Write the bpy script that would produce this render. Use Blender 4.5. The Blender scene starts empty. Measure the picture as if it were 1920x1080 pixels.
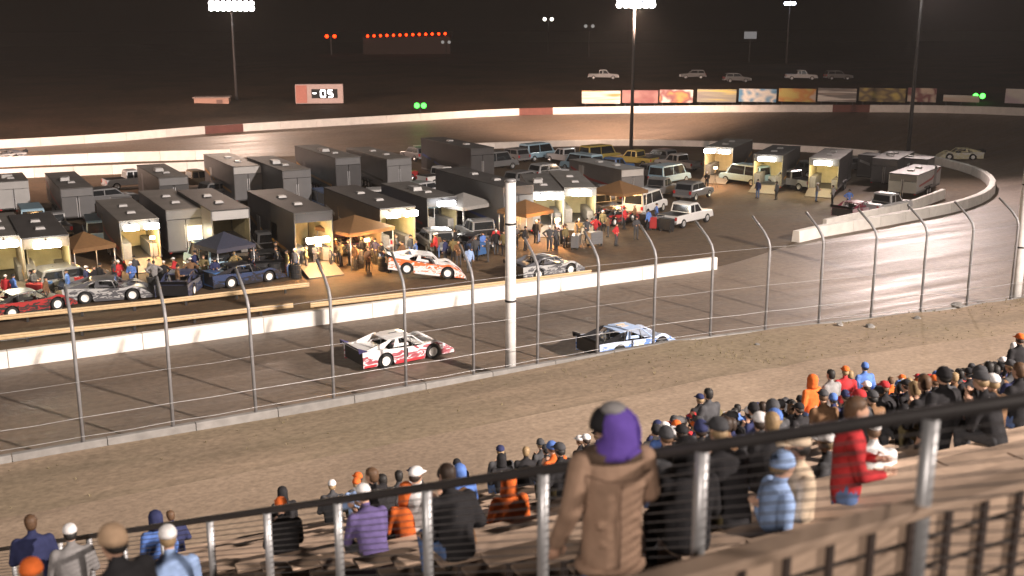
import bpy, bmesh, math, random
from mathutils import Vector, Matrix
R = math.radians
random.seed(7)
sc = bpy.context.scene
C = sc.collection

# ------------------------------------------------------------------ camera, world, moon, exposure
EYE = 15.7            # eye height above the racing surface (top of the grandstand)
FOC = 2000.0 / 1920.0
PITCH, YAW = R(13.8), R(-29.0)
cam = bpy.data.cameras.new('camera')
cam.sensor_width = 36.0
cam.lens = 36.0 * FOC
cam.clip_start = 0.1
cam.clip_end = 6000
cam.dof.use_dof = True
cam.dof.focus_distance = 52.0
cam.dof.aperture_fstop = 1.2
co = bpy.data.objects.new('camera', cam)
C.objects.link(co)
co.location = (0, 0, EYE)
co.rotation_euler = (R(90) - PITCH, 0, YAW)
sc.camera = co

w = bpy.data.worlds.new('World')
sc.world = w
w.use_nodes = True
nt = w.node_tree
bg = nt.nodes['Background']
sky = nt.nodes.new('ShaderNodeTexSky')
sky.sky_type = 'NISHITA'
sky.sun_disc = False
sky.sun_elevation = R(-4.0)
sky.sun_rotation = R(200)
nt.links.new(sky.outputs[0], bg.inputs[0])
bg.inputs[1].default_value = 0.02
moon = bpy.data.lights.new('moon', 'SUN')
moon.energy = 0.015
moon.angle = R(0.5)
moon.color = (1.0, 0.93, 0.85)
mo = bpy.data.objects.new('moon', moon)
C.objects.link(mo)
mo.rotation_euler = (R(50), 0, R(20))
sc.view_settings.view_transform = 'Standard'
sc.view_settings.look = 'None'
sc.view_settings.exposure = -0.25
sc.view_settings.gamma = 1.0
sc.render.engine = 'CYCLES'
sc.cycles.use_denoising = True
sc.cycles.max_bounces = 5
sc.cycles.diffuse_bounces = 2
sc.cycles.glossy_bounces = 2
sc.cycles.sample_clamp_indirect = 4.0


# ------------------------------------------------------------------ layout helpers (survey of the photograph onto real planes)
def ray(px, py):
    x = (px - 960) / 2000.0
    d = (py - 540) / 2000.0
    f = math.cos(PITCH) - d * math.sin(PITCH)
    dn = math.sin(PITCH) + d * math.cos(PITCH)
    return Vector((x * math.cos(YAW) - f * math.sin(YAW), x * math.sin(YAW) + f * math.cos(YAW), -dn))


def at(px, py, z=0.0):
    r = ray(px, py)
    return Vector((0, 0, EYE)) + r * ((z - EYE) / r.z)


def atd(px, py, dist):
    return Vector((0, 0, EYE)) + ray(px, py) * dist


def proj(p):
    X, Y, Z = p[0], p[1], p[2] - EYE
    r = X * math.cos(YAW) + Y * math.sin(YAW)
    f = -X * math.sin(YAW) + Y * math.cos(YAW)
    dep = f * math.cos(PITCH) - Z * math.sin(PITCH)
    down = -Z * math.cos(PITCH) - f * math.sin(PITCH)
    if dep <= 0.1:
        return (-9999, -9999, dep)
    return (960 + 2000 * r / dep, 540 + 2000 * down / dep, dep)


# ------------------------------------------------------------------ materials
MATS = {}


def mat(name, col, rough=0.7, metal=0.0, var=0.12, scale=6.0, bump=0.0, spec=0.4, coat=0.0, detail=4.0):
    if name in MATS:
        return MATS[name]
    m = bpy.data.materials.new(name)
    m.use_nodes = True
    t = m.node_tree
    b = t.nodes['Principled BSDF']
    b.inputs['Roughness'].default_value = rough
    b.inputs['Metallic'].default_value = metal
    b.inputs['Specular IOR Level'].default_value = spec
    b.inputs['Coat Weight'].default_value = coat
    tc = t.nodes.new('ShaderNodeTexCoord')
    n = t.nodes.new('ShaderNodeTexNoise')
    n.inputs['Scale'].default_value = scale
    n.inputs['Detail'].default_value = detail
    t.links.new(tc.outputs['Object'], n.inputs['Vector'])
    mr = t.nodes.new('ShaderNodeMapRange')
    mr.inputs[1].default_value = 0.25
    mr.inputs[2].default_value = 0.75
    mr.inputs[3].default_value = 1 - var
    mr.inputs[4].default_value = 1 + var
    t.links.new(n.outputs['Fac'], mr.inputs[0])
    mx = t.nodes.new('ShaderNodeMix')
    mx.data_type = 'RGBA'
    mx.blend_type = 'MULTIPLY'
    mx.inputs[0].default_value = 1.0
    mx.inputs[6].default_value = (*col, 1)
    t.links.new(mr.outputs[0], mx.inputs[7])
    t.links.new(mx.outputs[2], b.inputs['Base Color'])
    if bump:
        bp = t.nodes.new('ShaderNodeBump')
        bp.inputs['Strength'].default_value = bump
        bp.inputs['Distance'].default_value = 0.03
        t.links.new(n.outputs['Fac'], bp.inputs['Height'])
        t.links.new(bp.outputs[0], b.inputs['Normal'])
    MATS[name] = m
    return m


def per_piece(m, lo=.7, hi=1.2):
    """each piece of this material gets its own tone"""
    t = m.node_tree
    mx = next(n for n in t.nodes if n.bl_idname == 'ShaderNodeMix')
    mr = mx.inputs[7].links[0].from_node
    oi = t.nodes.new('ShaderNodeObjectInfo')
    r2 = t.nodes.new('ShaderNodeMapRange')
    r2.inputs[3].default_value = lo
    r2.inputs[4].default_value = hi
    t.links.new(oi.outputs['Random'], r2.inputs[0])
    mu = t.nodes.new('ShaderNodeMath')
    mu.operation = 'MULTIPLY'
    t.links.new(mr.outputs[0], mu.inputs[0])
    t.links.new(r2.outputs[0], mu.inputs[1])
    t.links.new(mu.outputs[0], mx.inputs[7])


def emit(name, col, strength):
    if name in MATS:
        return MATS[name]
    m = bpy.data.materials.new(name)
    m.use_nodes = True
    t = m.node_tree
    t.nodes.clear()
    e = t.nodes.new('ShaderNodeEmission')
    e.inputs[0].default_value = (*col, 1)
    e.inputs[1].default_value = strength
    o = t.nodes.new('ShaderNodeOutputMaterial')
    t.links.new(e.outputs[0], o.inputs[0])
    MATS[name] = m
    return m


def dirt_mat(name, c1, c2, c3, sx, sy, rough=(0.55, 0.85), bump=0.35, spec=0.35, fine=9.0):
    """earth: streaks along the direction of travel plus clods; world coordinates"""
    m = bpy.data.materials.new(name)
    m.use_nodes = True
    t = m.node_tree
    b = t.nodes['Principled BSDF']
    b.inputs['Specular IOR Level'].default_value = spec
    g = t.nodes.new('ShaderNodeNewGeometry')
    mp = t.nodes.new('ShaderNodeMapping')
    mp.inputs['Scale'].default_value = (sx, sy, 1)
    t.links.new(g.outputs['Position'], mp.inputs[0])
    n1 = t.nodes.new('ShaderNodeTexNoise')
    n1.inputs['Scale'].default_value = 1.0
    n1.inputs['Detail'].default_value = 6
    n1.inputs['Roughness'].default_value = 0.6
    t.links.new(mp.outputs[0], n1.inputs['Vector'])
    n2 = t.nodes.new('ShaderNodeTexNoise')
    n2.inputs['Scale'].default_value = 0.11
    n2.inputs['Detail'].default_value = 5
    t.links.new(g.outputs['Position'], n2.inputs['Vector'])
    n3 = t.nodes.new('ShaderNodeTexNoise')
    n3.inputs['Scale'].default_value = fine
    n3.inputs['Detail'].default_value = 5
    t.links.new(g.outputs['Position'], n3.inputs['Vector'])
    r1 = t.nodes.new('ShaderNodeValToRGB')
    r1.color_ramp.elements[0].position = 0.32
    r1.color_ramp.elements[0].color = (*c1, 1)
    r1.color_ramp.elements[1].position = 0.68
    r1.color_ramp.elements[1].color = (*c2, 1)
    t.links.new(n1.outputs['Fac'], r1.inputs[0])
    mr = t.nodes.new('ShaderNodeMapRange')
    mr.inputs[1].default_value = 0.42
    mr.inputs[2].default_value = 0.68
    t.links.new(n2.outputs['Fac'], mr.inputs[0])
    mx = t.nodes.new('ShaderNodeMix')
    mx.data_type = 'RGBA'
    t.links.new(mr.outputs[0], mx.inputs[0])
    t.links.new(r1.outputs[0], mx.inputs[6])
    mx.inputs[7].default_value = (*c3, 1)
    mf = t.nodes.new('ShaderNodeMapRange')
    mf.inputs[1].default_value = 0.3
    mf.inputs[2].default_value = 0.7
    mf.inputs[3].default_value = 0.82
    mf.inputs[4].default_value = 1.18
    t.links.new(n3.outputs['Fac'], mf.inputs[0])
    mm = t.nodes.new('ShaderNodeMix')
    mm.data_type = 'RGBA'
    mm.blend_type = 'MULTIPLY'
    mm.inputs[0].default_value = 1
    t.links.new(mx.outputs[2], mm.inputs[6])
    t.links.new(mf.outputs[0], mm.inputs[7])
    t.links.new(mm.outputs[2], b.inputs['Base Color'])
    rr = t.nodes.new('ShaderNodeMapRange')
    rr.inputs[1].default_value = 0.3
    rr.inputs[2].default_value = 0.7
    rr.inputs[3].default_value = rough[0]
    rr.inputs[4].default_value = rough[1]
    t.links.new(n1.outputs['Fac'], rr.inputs[0])
    t.links.new(rr.outputs[0], b.inputs['Roughness'])
    ad = t.nodes.new('ShaderNodeMath')
    ad.operation = 'MULTIPLY_ADD'
    ad.inputs[1].default_value = 0.35
    t.links.new(n3.outputs['Fac'], ad.inputs[0])
    t.links.new(n1.outputs['Fac'], ad.inputs[2])
    bp = t.nodes.new('ShaderNodeBump')
    bp.inputs['Strength'].default_value = bump
    bp.inputs['Distance'].default_value = 0.12
    t.links.new(ad.outputs[0], bp.inputs['Height'])
    t.links.new(bp.outputs[0], b.inputs['Normal'])
    MATS[name] = m
    return m


M_track = dirt_mat('track_clay', (0.115, 0.088, 0.070), (0.17, 0.13, 0.10), (0.185, 0.135, 0.098), 0.06, 0.75, (0.44, 0.68), 0.5, 0.4, 3.0)
M_infield = dirt_mat('infield_earth', (0.07, 0.048, 0.031), (0.125, 0.085, 0.054), (0.095, 0.066, 0.041), 0.12, 0.35, (0.7, 0.95), 0.3, 0.2, 2.0)
M_apron = dirt_mat('apron_earth', (0.27, 0.203, 0.148), (0.37, 0.283, 0.21), (0.235, 0.178, 0.132), 0.05, 0.5, (0.8, 0.95), 0.3, 0.15, 5.0)
M_bank = dirt_mat('bank_earth', (0.042, 0.027, 0.018), (0.068, 0.043, 0.028), (0.032, 0.024, 0.016), 0.05, 0.12, (0.85, 0.97), 0.3, 0.1, 1.5)
M_verge = dirt_mat('verge_earth', (0.215, 0.168, 0.12), (0.33, 0.25, 0.182), (0.245, 0.197, 0.135), 0.08, 0.6, (0.85, 0.97), 0.4, 0.1, 4.0)
M_farland = dirt_mat('far_field', (0.05, 0.04, 0.025), (0.07, 0.05, 0.03), (0.045, 0.04, 0.02), 0.01, 0.02, (0.9, 1.0), 0.1, 0.1, 0.5)
WHITE_WALL = mat('white_concrete', (0.78, 0.74, 0.69), 0.75, var=0.10, scale=1.3, bump=0.15)
GREY_CONC = mat('grey_concrete', (0.21, 0.20, 0.19), 0.85, var=0.22, scale=2.0, bump=0.2)
RED_WALL = mat('red_paint_wall', (0.15, 0.055, 0.045), 0.7, var=0.2, scale=1.0)
STEEL = mat('galvanised_steel', (0.45, 0.45, 0.46), 0.42, 0.55, var=0.15, scale=5)
POSTGREY = mat('grey_post', (0.25, 0.245, 0.25), 0.5, 0.3, var=0.15, scale=4)
DARKSTEEL = mat('dark_steel', (0.035, 0.033, 0.034), 0.45, 0.3, var=0.2, scale=6)
WHITEPOST = mat('white_post', (0.72, 0.70, 0.68), 0.6, var=0.14, scale=2.5, bump=0.1)
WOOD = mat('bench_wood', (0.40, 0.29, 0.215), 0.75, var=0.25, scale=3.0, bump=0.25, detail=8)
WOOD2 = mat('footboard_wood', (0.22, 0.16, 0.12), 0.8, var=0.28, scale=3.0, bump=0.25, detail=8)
per_piece(WOOD, .68, 1.2)
per_piece(WOOD2, .6, 1.3)
per_piece(WHITE_WALL, .84, 1.04)
per_piece(GREY_CONC, .8, 1.15)
RUBBER = mat('rubber', (0.018, 0.018, 0.019), 0.75, var=0.25, scale=14)
CHROME = mat('wheel_metal', (0.6, 0.6, 0.62), 0.3, 0.8, var=0.08)
WHITERIM = mat('white_rim', (0.85, 0.83, 0.80), 0.4, var=0.06)
GLASS = mat('dark_glass', (0.015, 0.017, 0.02), 0.08, 0.0, var=0.1, spec=0.7)
BLACKP = mat('black_panel', (0.012, 0.012, 0.014), 0.4, var=0.2)
SKIN = mat('skin', (0.50, 0.30, 0.21), 0.55, var=0.1)


# ------------------------------------------------------------------ mesh collector
class MB:
    def __init__(s):
        s.v, s.f, s.m = [], [], []

    def face(s, pts, mi=0):
        i = len(s.v)
        s.v += [tuple(p) for p in pts]
        s.f.append(tuple(range(i, i + len(pts))))
        s.m.append(mi)
        return s

    def box(s, c, d, mi=0, rz=0.0, rx=0.0, taper=1.0):
        M = Matrix.Rotation(rz, 3, 'Z') @ Matrix.Rotation(rx, 3, 'X')
        i = len(s.v)
        for z in (-1, 1):
            k = taper if z > 0 else 1.0
            for x, y in ((-1, -1), (1, -1), (1, 1), (-1, 1)):
                p = M @ Vector((x * d[0] / 2 * k, y * d[1] / 2 * k, z * d[2] / 2))
                s.v.append((p.x + c[0], p.y + c[1], p.z + c[2]))
        for q in ((3, 2, 1, 0), (4, 5, 6, 7), (0, 1, 5, 4), (1, 2, 6, 5), (2, 3, 7, 6), (3, 0, 4, 7)):
            s.f.append(tuple(i + k for k in q))
            s.m.append(mi)
        return s

    def loft(s, rings, mi=0, cap=True):
        """rings: lists of points of equal length"""
        n = len(rings[0])
        i0 = len(s.v)
        for r in rings:
            s.v += [tuple(p) for p in r]
        for a in range(len(rings) - 1):
            for k in range(n):
                k2 = (k + 1) % n
                s.f.append((i0 + a * n + k, i0 + a * n + k2, i0 + (a + 1) * n + k2, i0 + (a + 1) * n + k))
                s.m.append(mi)
        if cap:
            s.f.append(tuple(i0 + k for k in reversed(range(n))))
            s.m.append(mi)
            j = i0 + (len(rings) - 1) * n
            s.f.append(tuple(j + k for k in range(n)))
            s.m.append(mi)
        return s

    def tube(s, pts, rad, n=8, mi=0):
        if not isinstance(rad, (list, tuple)):
            rad = [rad] * len(pts)
        pts = [Vector(p) for p in pts]
        rings = []
        a = None
        for k, p in enumerate(pts):
            d = (pts[min(k + 1, len(pts) - 1)] - pts[max(k - 1, 0)]).normalized()
            if a is None:
                a = d.cross(Vector((0, 0, 1)) if abs(d.z) < 0.9 else Vector((0, 1, 0))).normalized()
            else:
                a = (a - d * a.dot(d)).normalized()
            b = a.cross(d).normalized()
            rings.append([p + (a * math.cos(2 * math.pi * q / n) + b * math.sin(2 * math.pi * q / n)) * rad[k] for q in range(n)])
        return s.loft(rings, mi)

    def prism(s, poly, y0, y1, mi=0, axis='y'):
        """poly of (x, z) pairs swept along y"""
        n = len(poly)
        i = len(s.v)
        for y in (y0, y1):
            for a, b in poly:
                s.v.append((a, y, b) if axis == 'y' else ((y, a, b) if axis == 'x' else (a, b, y)))
        s.f.append(tuple(i + k for k in range(n)))
        s.m.append(mi)
        s.f.append(tuple(i + n + k for k in reversed(range(n))))
        s.m.append(mi)
        for k in range(n):
            k2 = (k + 1) % n
            s.f.append((i + k2, i + k, i + n + k, i + n + k2))
            s.m.append(mi)
        return s

    def mesh(s, name, mats, smooth=False, bevel=0.0):
        me = bpy.data.meshes.new(name)
        me.from_pydata(s.v, [], s.f)
        mats = mats if isinstance(mats, (list, tuple)) else [mats]
        for m in mats:
            me.materials.append(m)
        for p, k in zip(me.polygons, s.m):
            p.material_index = k
            p.use_smooth = smooth
        bm = bmesh.new()
        bm.from_mesh(me)
        if smooth:
            bmesh.ops.remove_doubles(bm, verts=bm.verts, dist=1e-5)
        bmesh.ops.recalc_face_normals(bm, faces=bm.faces)
        if bevel:
            bmesh.ops.bevel(bm, geom=list(bm.edges), offset=bevel, segments=1, affect='EDGES', clamp_overlap=True)
        bm.to_mesh(me)
        bm.free()
        me.update()
        return me

    def build(s, name, mats, parent=None, smooth=False, bevel=0.0):
        return link(name, s.mesh(name, mats, smooth, bevel), parent)


def link(name, me, parent=None):
    o = bpy.data.objects.new(name, me)
    C.objects.link(o)
    o.parent = parent
    return o


def tag(o, label=None, cat=None, group=None, kind=None):
    for k, v in (('label', label), ('category', cat), ('group', group), ('kind', kind)):
        if v:
            o[k] = v
    return o


def empty(name, loc=(0, 0, 0), rz=0.0, label=None, cat=None, group=None):
    o = bpy.data.objects.new(name, None)
    C.objects.link(o)
    o.location = loc
    o.rotation_euler = (0, 0, rz)
    o.empty_display_size = 0.3
    return tag(o, label, cat, group)


def copy_tree(o, parent=None):
    c = o.copy()
    C.objects.link(c)
    c.parent = parent
    for ch in o.children:
        copy_tree(ch, c)
    return c


def swap(o, table):
    """object-level materials on a copied tree: {old material: new}"""
    for x in [o] + list(o.children_recursive):
        if x.type == 'MESH':
            for sl in x.material_slots:
                if sl.material in table:
                    new = table[sl.material]
                    sl.link = 'OBJECT'
                    sl.material = new


def ring(c, rx, ry, n=14, rz=0.0, tilt=None):
    pts = []
    for k in range(n):
        a = 2 * math.pi * k / n
        p = Vector((rx * math.cos(a), ry * math.sin(a), 0))
        if tilt:
            p = Matrix.Rotation(tilt, 3, 'X') @ p
        pts.append(Vector(c) + p)
    return pts


def catmull(pts, n):
    out = []
    pts = [Vector(p) for p in pts]
    for i in range(len(pts) - 1):
        p0, p1, p2, p3 = pts[max(i - 1, 0)], pts[i], pts[i + 1], pts[min(i + 2, len(pts) - 1)]
        for k in range(n):
            t = k / n
            out.append(0.5 * ((2 * p1) + (p2 - p0) * t + (2 * p0 - 5 * p1 + 4 * p2 - p3) * t * t + (3 * p1 - p0 - 3 * p2 + p3) * t ** 3))
    out.append(pts[-1])
    return out


def sheet(name, rows, material, kind='structure', smooth=True):
    m = MB()
    n = len(rows[0])
    for r in rows:
        m.v += [tuple(p) for p in r]
    for a in range(len(rows) - 1):
        for k in range(n - 1):
            m.f.append((a * n + k, a * n + k + 1, (a + 1) * n + k + 1, (a + 1) * n + k))
            m.m.append(0)
    o = m.build(name, material, None, smooth)
    o['kind'] = kind
    return o


# ------------------------------------------------------------------ the ground, the track, the banks
m = MB()
S = 3000
m.face([(-S, -S, -0.45), (S, -S, -0.45), (S, S, -0.45), (-S, S, -0.45)])
g = m.build('ground', M_farland)
g['kind'] = 'structure'
INNER = [(-80, 139), (8, 136), (33, 131), (47, 127.5), (72, 124), (89, 116.5), (99, 104), (104, 92), (103, 83), (98, 74), (90, 66.8),
         (80, 62), (67, 59.6), (57.7, 58.3), (45, 54.2), (30, 53.7), (19, 53.5), (-60, 53.4)]
OUTER = [(-80, 147, 1), (8.7, 146.5, 1), (35, 147.5, 1.5), (60, 146, 2), (81, 142.8, 2.5), (103, 129.2, 3), (116.5, 115.4, 3.5), (126, 100, 4),
         (131, 86, 4), (128, 70, 3.5), (114, 54, 2.6), (94, 44, 1.6), (75, 38.5, 0.8), (60, 36.4, 0.2), (48, 37.0, 0), (33, 39.0, 0),
         (20, 39.4, 0), (-60, 39.4, 0)]
inn = catmull([(x, y, 0) for x, y in INNER], 8)
out = catmull(OUTER, 8)
rows = []
for a, b in zip(inn, out):
    r = []
    for k in range(13):
        t = k / 12
        p = a.lerp(b, t)
        p.z = 0.012 + b.z * t ** 1.25
        r.append(p)
    rows.append(r)
sheet('race_track', rows, M_track)
m = MB()
m.face([(p.x, p.y, 0.004) for p in inn] + [(-80, 53.4, 0.004)])
o = m.build('infield', M_infield)
o['kind'] = 'structure'
bm = bmesh.new()
bm.from_mesh(o.data)
bmesh.ops.triangulate(bm, faces=bm.faces)
bm.to_mesh(o.data)
bm.free()
# the bank outside the far straight and the turn
NB = 12 * 8 + 1
rows = []
for i in range(NB):
    p = out[i]
    q = out[min(i + 1, len(out) - 1)] - out[max(i - 1, 0)]
    nrm = Vector((-q.y, q.x, 0)).normalized()      # left of travel = outwards (travel runs clockwise)
    r = []
    for d, h in ((0.15, 0.0), (1.2, 0.35), (5, 0.9), (12, 1.6), (22, 2.4), (40, 3.2), (80, 4.0), (160, 4.6), (400, 5.0)):
        r.append(Vector((p.x, p.y, p.z)) + nrm * d + Vector((0, 0, h + 0.25 * math.sin(p.x * 0.13 + d) * min(d, 10) / 10)))
    rows.append(r)
sheet('bank', rows, M_bank)

# ------------------------------------------------------------------ stand frame: rows run 4 degrees off the front straight
SA = R(4)


def sw(xs, ys, z):
    return Vector((xs * math.cos(SA) + ys * math.sin(SA), -xs * math.sin(SA) + ys * math.cos(SA), z))


def plane_z(ys):
    return EYE - 1.45 - 0.444 * ys


def rail_xs(ys):
    return 5.05 - 0.2935 * ys


# apron between the outer wall and the stand: verge near the wall, then a graded service road
front = [p for p in out[12 * 8:]]          # from x=75 leftwards
vr, ar = [], []
for i, p in enumerate(front):
    x = p.x
    crest = 0.72 + 0.28 * min(1, max(0, (x - 16) / 16)) + p.z
    y0 = p.y - 0.16
    q = sw(x, 20.0, 0)
    row = []
    for k in range(15):
        t = k / 14
        y = y0 + (q.y - y0) * t
        z = crest + 0.10 * math.sin(t * 3.1) + 1.1 * t
        row.append(Vector((x, y, z + 0.04 * math.sin(x * 0.9 + 7 * t) + 0.03 * math.sin(x * 2.3 + 3 * t))))
    vr.append(row[:5])
    ar.append(row[4:])
vr2, ar2 = [], []
for a, b in zip(vr, vr[1:]):
    vr2 += [[p.lerp(q, k / 6) for p, q in zip(a, b)] for k in range(6)]
for a, b in zip(ar, ar[1:]):
    ar2 += [[p.lerp(q, k / 6) for p, q in zip(a, b)] for k in range(6)]
sheet('verge', vr2, M_verge)
sheet('service_road', ar2, M_apron)
# rough grass on the verge
GRASS = mat('dry_grass', (0.21, 0.175, 0.105), 0.85, var=0.4, scale=2.0, spec=0.1)
m = MB()
for k in range(1600):
    r = random.choice(vr2)
    t = random.random() ** 1.3 * 3.9
    i = int(t)
    p = r[i].lerp(r[i + 1], t - i) + Vector((random.uniform(-.7, .7), random.uniform(-.1, .1), 0))
    if not (-6 < p.x < 60) or math.sin(p.x * 0.8) + math.sin(p.x * 0.31 + p.y) + random.uniform(-1, 1.2) < -0.2:
        continue
    h = random.uniform(0.03, 0.1)
    a = random.uniform(0, 6.3)
    b = 0.02 + 0.03 * random.random()
    for j in range(2):
        a += 1.9
        lx, ly = random.uniform(-.06, .06), random.uniform(-.06, .06)
        m.face([(p.x + b * math.cos(a), p.y + b * math.sin(a), p.z - .02), (p.x - b * math.cos(a), p.y - b * math.sin(a), p.z - .02), (p.x + lx, p.y + ly, p.z + h)])
tag(m.build('grass', GRASS), 'dry tufts of grass on the verge behind the outer wall', 'grass', kind='stuff')


# ------------------------------------------------------------------ walls
def wall_run(name, path, h, th, material, label, cat='wall', group=None, seg=4.0, gap=0.03, base=0.0, lean=0.0, alt=None, round_top=False, part='wall_panel', alt_label=None):
    """a wall of separate cast panels that follows a path"""
    root = empty(name, (path[0][0], path[0][1], 0), 0, label, cat, group)
    P = [Vector(p) for p in path]
    L = [0]
    for a, b in zip(P, P[1:]):
        L.append(L[-1] + (b - a).length)

    def pt(s):
        for i in range(len(L) - 1):
            if s <= L[i + 1] or i == len(L) - 2:
                t = (s - L[i]) / max(1e-6, L[i + 1] - L[i])
                return P[i].lerp(P[i + 1], t)
    n = max(1, round(L[-1] / seg))
    for k in range(n):
        s0, s1 = L[-1] * k / n + gap / 2, L[-1] * (k + 1) / n - gap / 2
        a, b = pt(s0), pt(s1)
        d = (b - a)
        d.z = 0
        d.normalize()
        nn = Vector((-d.y, d.x, 0))
        rings = []
        for e in (a, b):
            w0, w1 = th / 2 * (1 + lean), th / 2
            prof = [(-w0, base), (w0, base), (w1, base + h - .04), (w1 - .04, base + h), (-w1 + .04, base + h), (-w1, base + h - .04)]
            rings.append([e + nn * u + Vector((0, 0, v + random.uniform(-.004, .004))) for u, v in prof])
        mm = MB().loft([[q - Vector(root.location) for q in rr] for rr in rings])
        mt = material
        red = alt and alt(k, n, (a + b) / 2)
        if red:
            mt = red
        o = mm.build(part, mt, root)
        if red and alt_label:
            o['label'] = alt_label
    return root


wall_run('infield_wall', [(-22, 53.75, 0), (19, 53.75, 0), (45.4, 54.0, 0)], .82, 0.4, WHITE_WALL,
         'long straight white concrete wall along the inside of the front straight', seg=6.0)
# outer wall on the stand side, its face showing above the verge
fw = [p for p in out[12 * 8 - 4:]]
wall_run('outer_wall', [(p.x, p.y, p.z) for p in fw if p.x > -24], 1.0, 0.3, GREY_CONC,
         'low grey concrete wall under the catch fence', seg=3.2, base=0.0)


def red_far(k, n, c):
    u = proj(c)[0]
    if 985 < u < 1045 or 408 < u < 482 or 1550 < u < 1618:
        return RED_WALL
    return None


wall_run('outer_wall', [(p.x, p.y, p.z) for p in out[:10 * 8]], 1.05, 0.35, WHITE_WALL,
         'far white concrete wall around the outside of the back straight and turn', seg=5.2, alt=red_far, alt_label='dull red painted gate section')
wall_run('turn_barrier', [(p.x + .2, p.y + .3, 0) for p in inn[7 * 8 + 2:13 * 8 + 2]], 0.85, 0.55, WHITE_WALL,
         'pale concrete barrier curving round the tip of the infield', 'barrier', seg=3.6, lean=0.25)
wall_run('turn_barrier', [(p.x - .5, p.y - .4, 0) for p in inn[3 * 8 + 3:7 * 8]], 0.8, 0.5, WHITE_WALL,
         'pale concrete barrier along the far edge of the infield behind the parked vehicles', 'barrier', seg=3.6, lean=0.25)
wall_run('pit_barrier', [at(1545, 432), at(1640, 412), at(1700, 398), at(1768, 372)], 0.9, 0.35, WHITE_WALL,
         'short white barrier just inside the curved turn barrier', 'barrier', seg=3.6)
wall_run('back_straight_wall', [(-60, 136.5, 0), (8, 135.2, 0), (20.6, 133.6, 0), (33.0, 130.2, 0)], 1.15, 0.4, WHITE_WALL,
         'straight white wall inside the back straight with one end open', seg=4.0)
wall_run('back_pit_wall', [(-60, 126.5, 0), (7, 124.6, 0), (29.7, 120.5, 0)], 1.0, 0.35, WHITE_WALL,
         'weathered white wall parallel to the back straight wall, nearer the pits', seg=4.0)


# pit lane guard rails: a beam on short posts
def guard_rail(path, z, label):
    root = empty('guard_rail', (path[0][0], path[0][1], 0), 0, label, 'guard rail')
    P = [Vector(p) - Vector(root.location) for p in path]
    TAN = mat('ochre_rail_paint', (0.55, 0.40, 0.23), 0.6, var=0.12)
    for a, b in zip(P, P[1:]):
        d = (b - a).normalized()
        nn = Vector((-d.y, d.x, 0))
        prof = [(-.05, z - .13), (.03, z - .13), (.05, z - .06), (.0, z), (.05, z + .06), (.03, z + .13), (-.05, z + .13)]
        MB().loft([[e + nn * -u + Vector((0, 0, v)) for u, v in prof] for e in (a, b)]).build('rail', TAN, root)
        n = max(1, int((b - a).length / 2.5))
        for k in range(n):
            p = a.lerp(b, (k + .5) / n) + nn * .14
            MB().box((p.x, p.y, z / 2), (.12, .12, z)).build('post', DARKSTEEL, root)


guard_rail([(-12, 62.6, 0), (2.7, 61.9, 0), (11, 61.3, 0), (19.8, 61.2, 0)], .42, 'ochre guard rail along the pit side of the pit lane')
guard_rail([(-12, 58.3, 0), (2.4, 57.8, 0), (10.2, 57.2, 0), (17.4, 56.85, 0)], .42, 'ochre guard rail between pit lane and the white wall')
guard_rail([(18.4, 56.8, 0), (24.1, 56.5, 0), (30.8, 56.2, 0), (37, 56.2, 0)], .3, 'thin low guard rail beside the white wall past the pit lane rails')

# ------------------------------------------------------------------ catch fence
fence = empty('catch_fence', (20, 39.4, 0), 0, 'tall catch fence of bent steel posts and cables on the grey wall', 'fence')
fwp = [Vector((p.x, p.y, 0)) for p in fw]


def fence_pt(x):
    for a, b in zip(fwp, fwp[1:]):
        if b.x <= x <= a.x:
            t = (x - a.x) / (b.x - a.x)
            return Vector((x, a.y + (b.y - a.y) * t, 0))
    return Vector((x, 39.4, 0))


pm = MB()
prof = [(0, 0, 0.5), (0, 0, 5.2), (0, .12, 5.5), (0, .45, 5.85), (0, 1.35, 6.5)]
pm.tube(prof, [.068, .068, .068, .065, .06], 8)
pmesh = pm.mesh('post', POSTGREY, True)
xs_posts = [0.8 + 3.19 * k for k in range(-4, 19)]
for x in xs_posts:
    o = link('post', pmesh, fence)
    p = fence_pt(x)
    o.location = Vector((p.x, p.y, 0)) - fence.location
    o.rotation_euler = (R(random.uniform(-.6, .6)), R(random.uniform(-.6, .6)), R(random.uniform(-3, 3)))
for z, r in ((1.22, .010), (1.95, .012), (3.3, .006), (5.2, .006)):
    pts = []
    for k, x in enumerate(xs_posts):
        p = fence_pt(x)
        pts.append(Vector((x, p.y - .1, z)) - fence.location)
        if k < len(xs_posts) - 1:
            p = fence_pt(x + 1.6)
            pts.append(Vector((x + 1.6, p.y - .1, z - .05 * random.random())) - fence.location)
    MB().tube(pts, r, 5).build('cable', STEEL, fence, True)

for (X, Y, hh, wd, lab) in ((22.4, 40.55, 9.1, .5, 'thick white pole standing inside the outer wall beside the racing cars'),
                            (53.1, 37.25, 10.6, .62, 'thick white pole at the far end of the catch fence')):
    root = empty('pole', (X, Y, 0), R(5), lab, 'pole', 'white poles along the catch fence')
    MB().tube([(0, 0, 0), (0, 0, hh * .5), (0, 0, hh)], [wd / 2, wd / 2 * .98, wd / 2 * .94], 14).build('shaft', WHITEPOST, root, True)
    MB().tube([(0, 0, hh), (0, 0, hh + .12)], [wd / 2 * 1.06, wd / 2 * .9], 14).build('cap', POSTGREY, root, True)
    for z in (3.7, 7.2):
        MB().tube([(0, 0, z), (0, 0, z + .09)], wd / 2 + .012, 14).build('band', DARKSTEEL, root, True)

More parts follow.
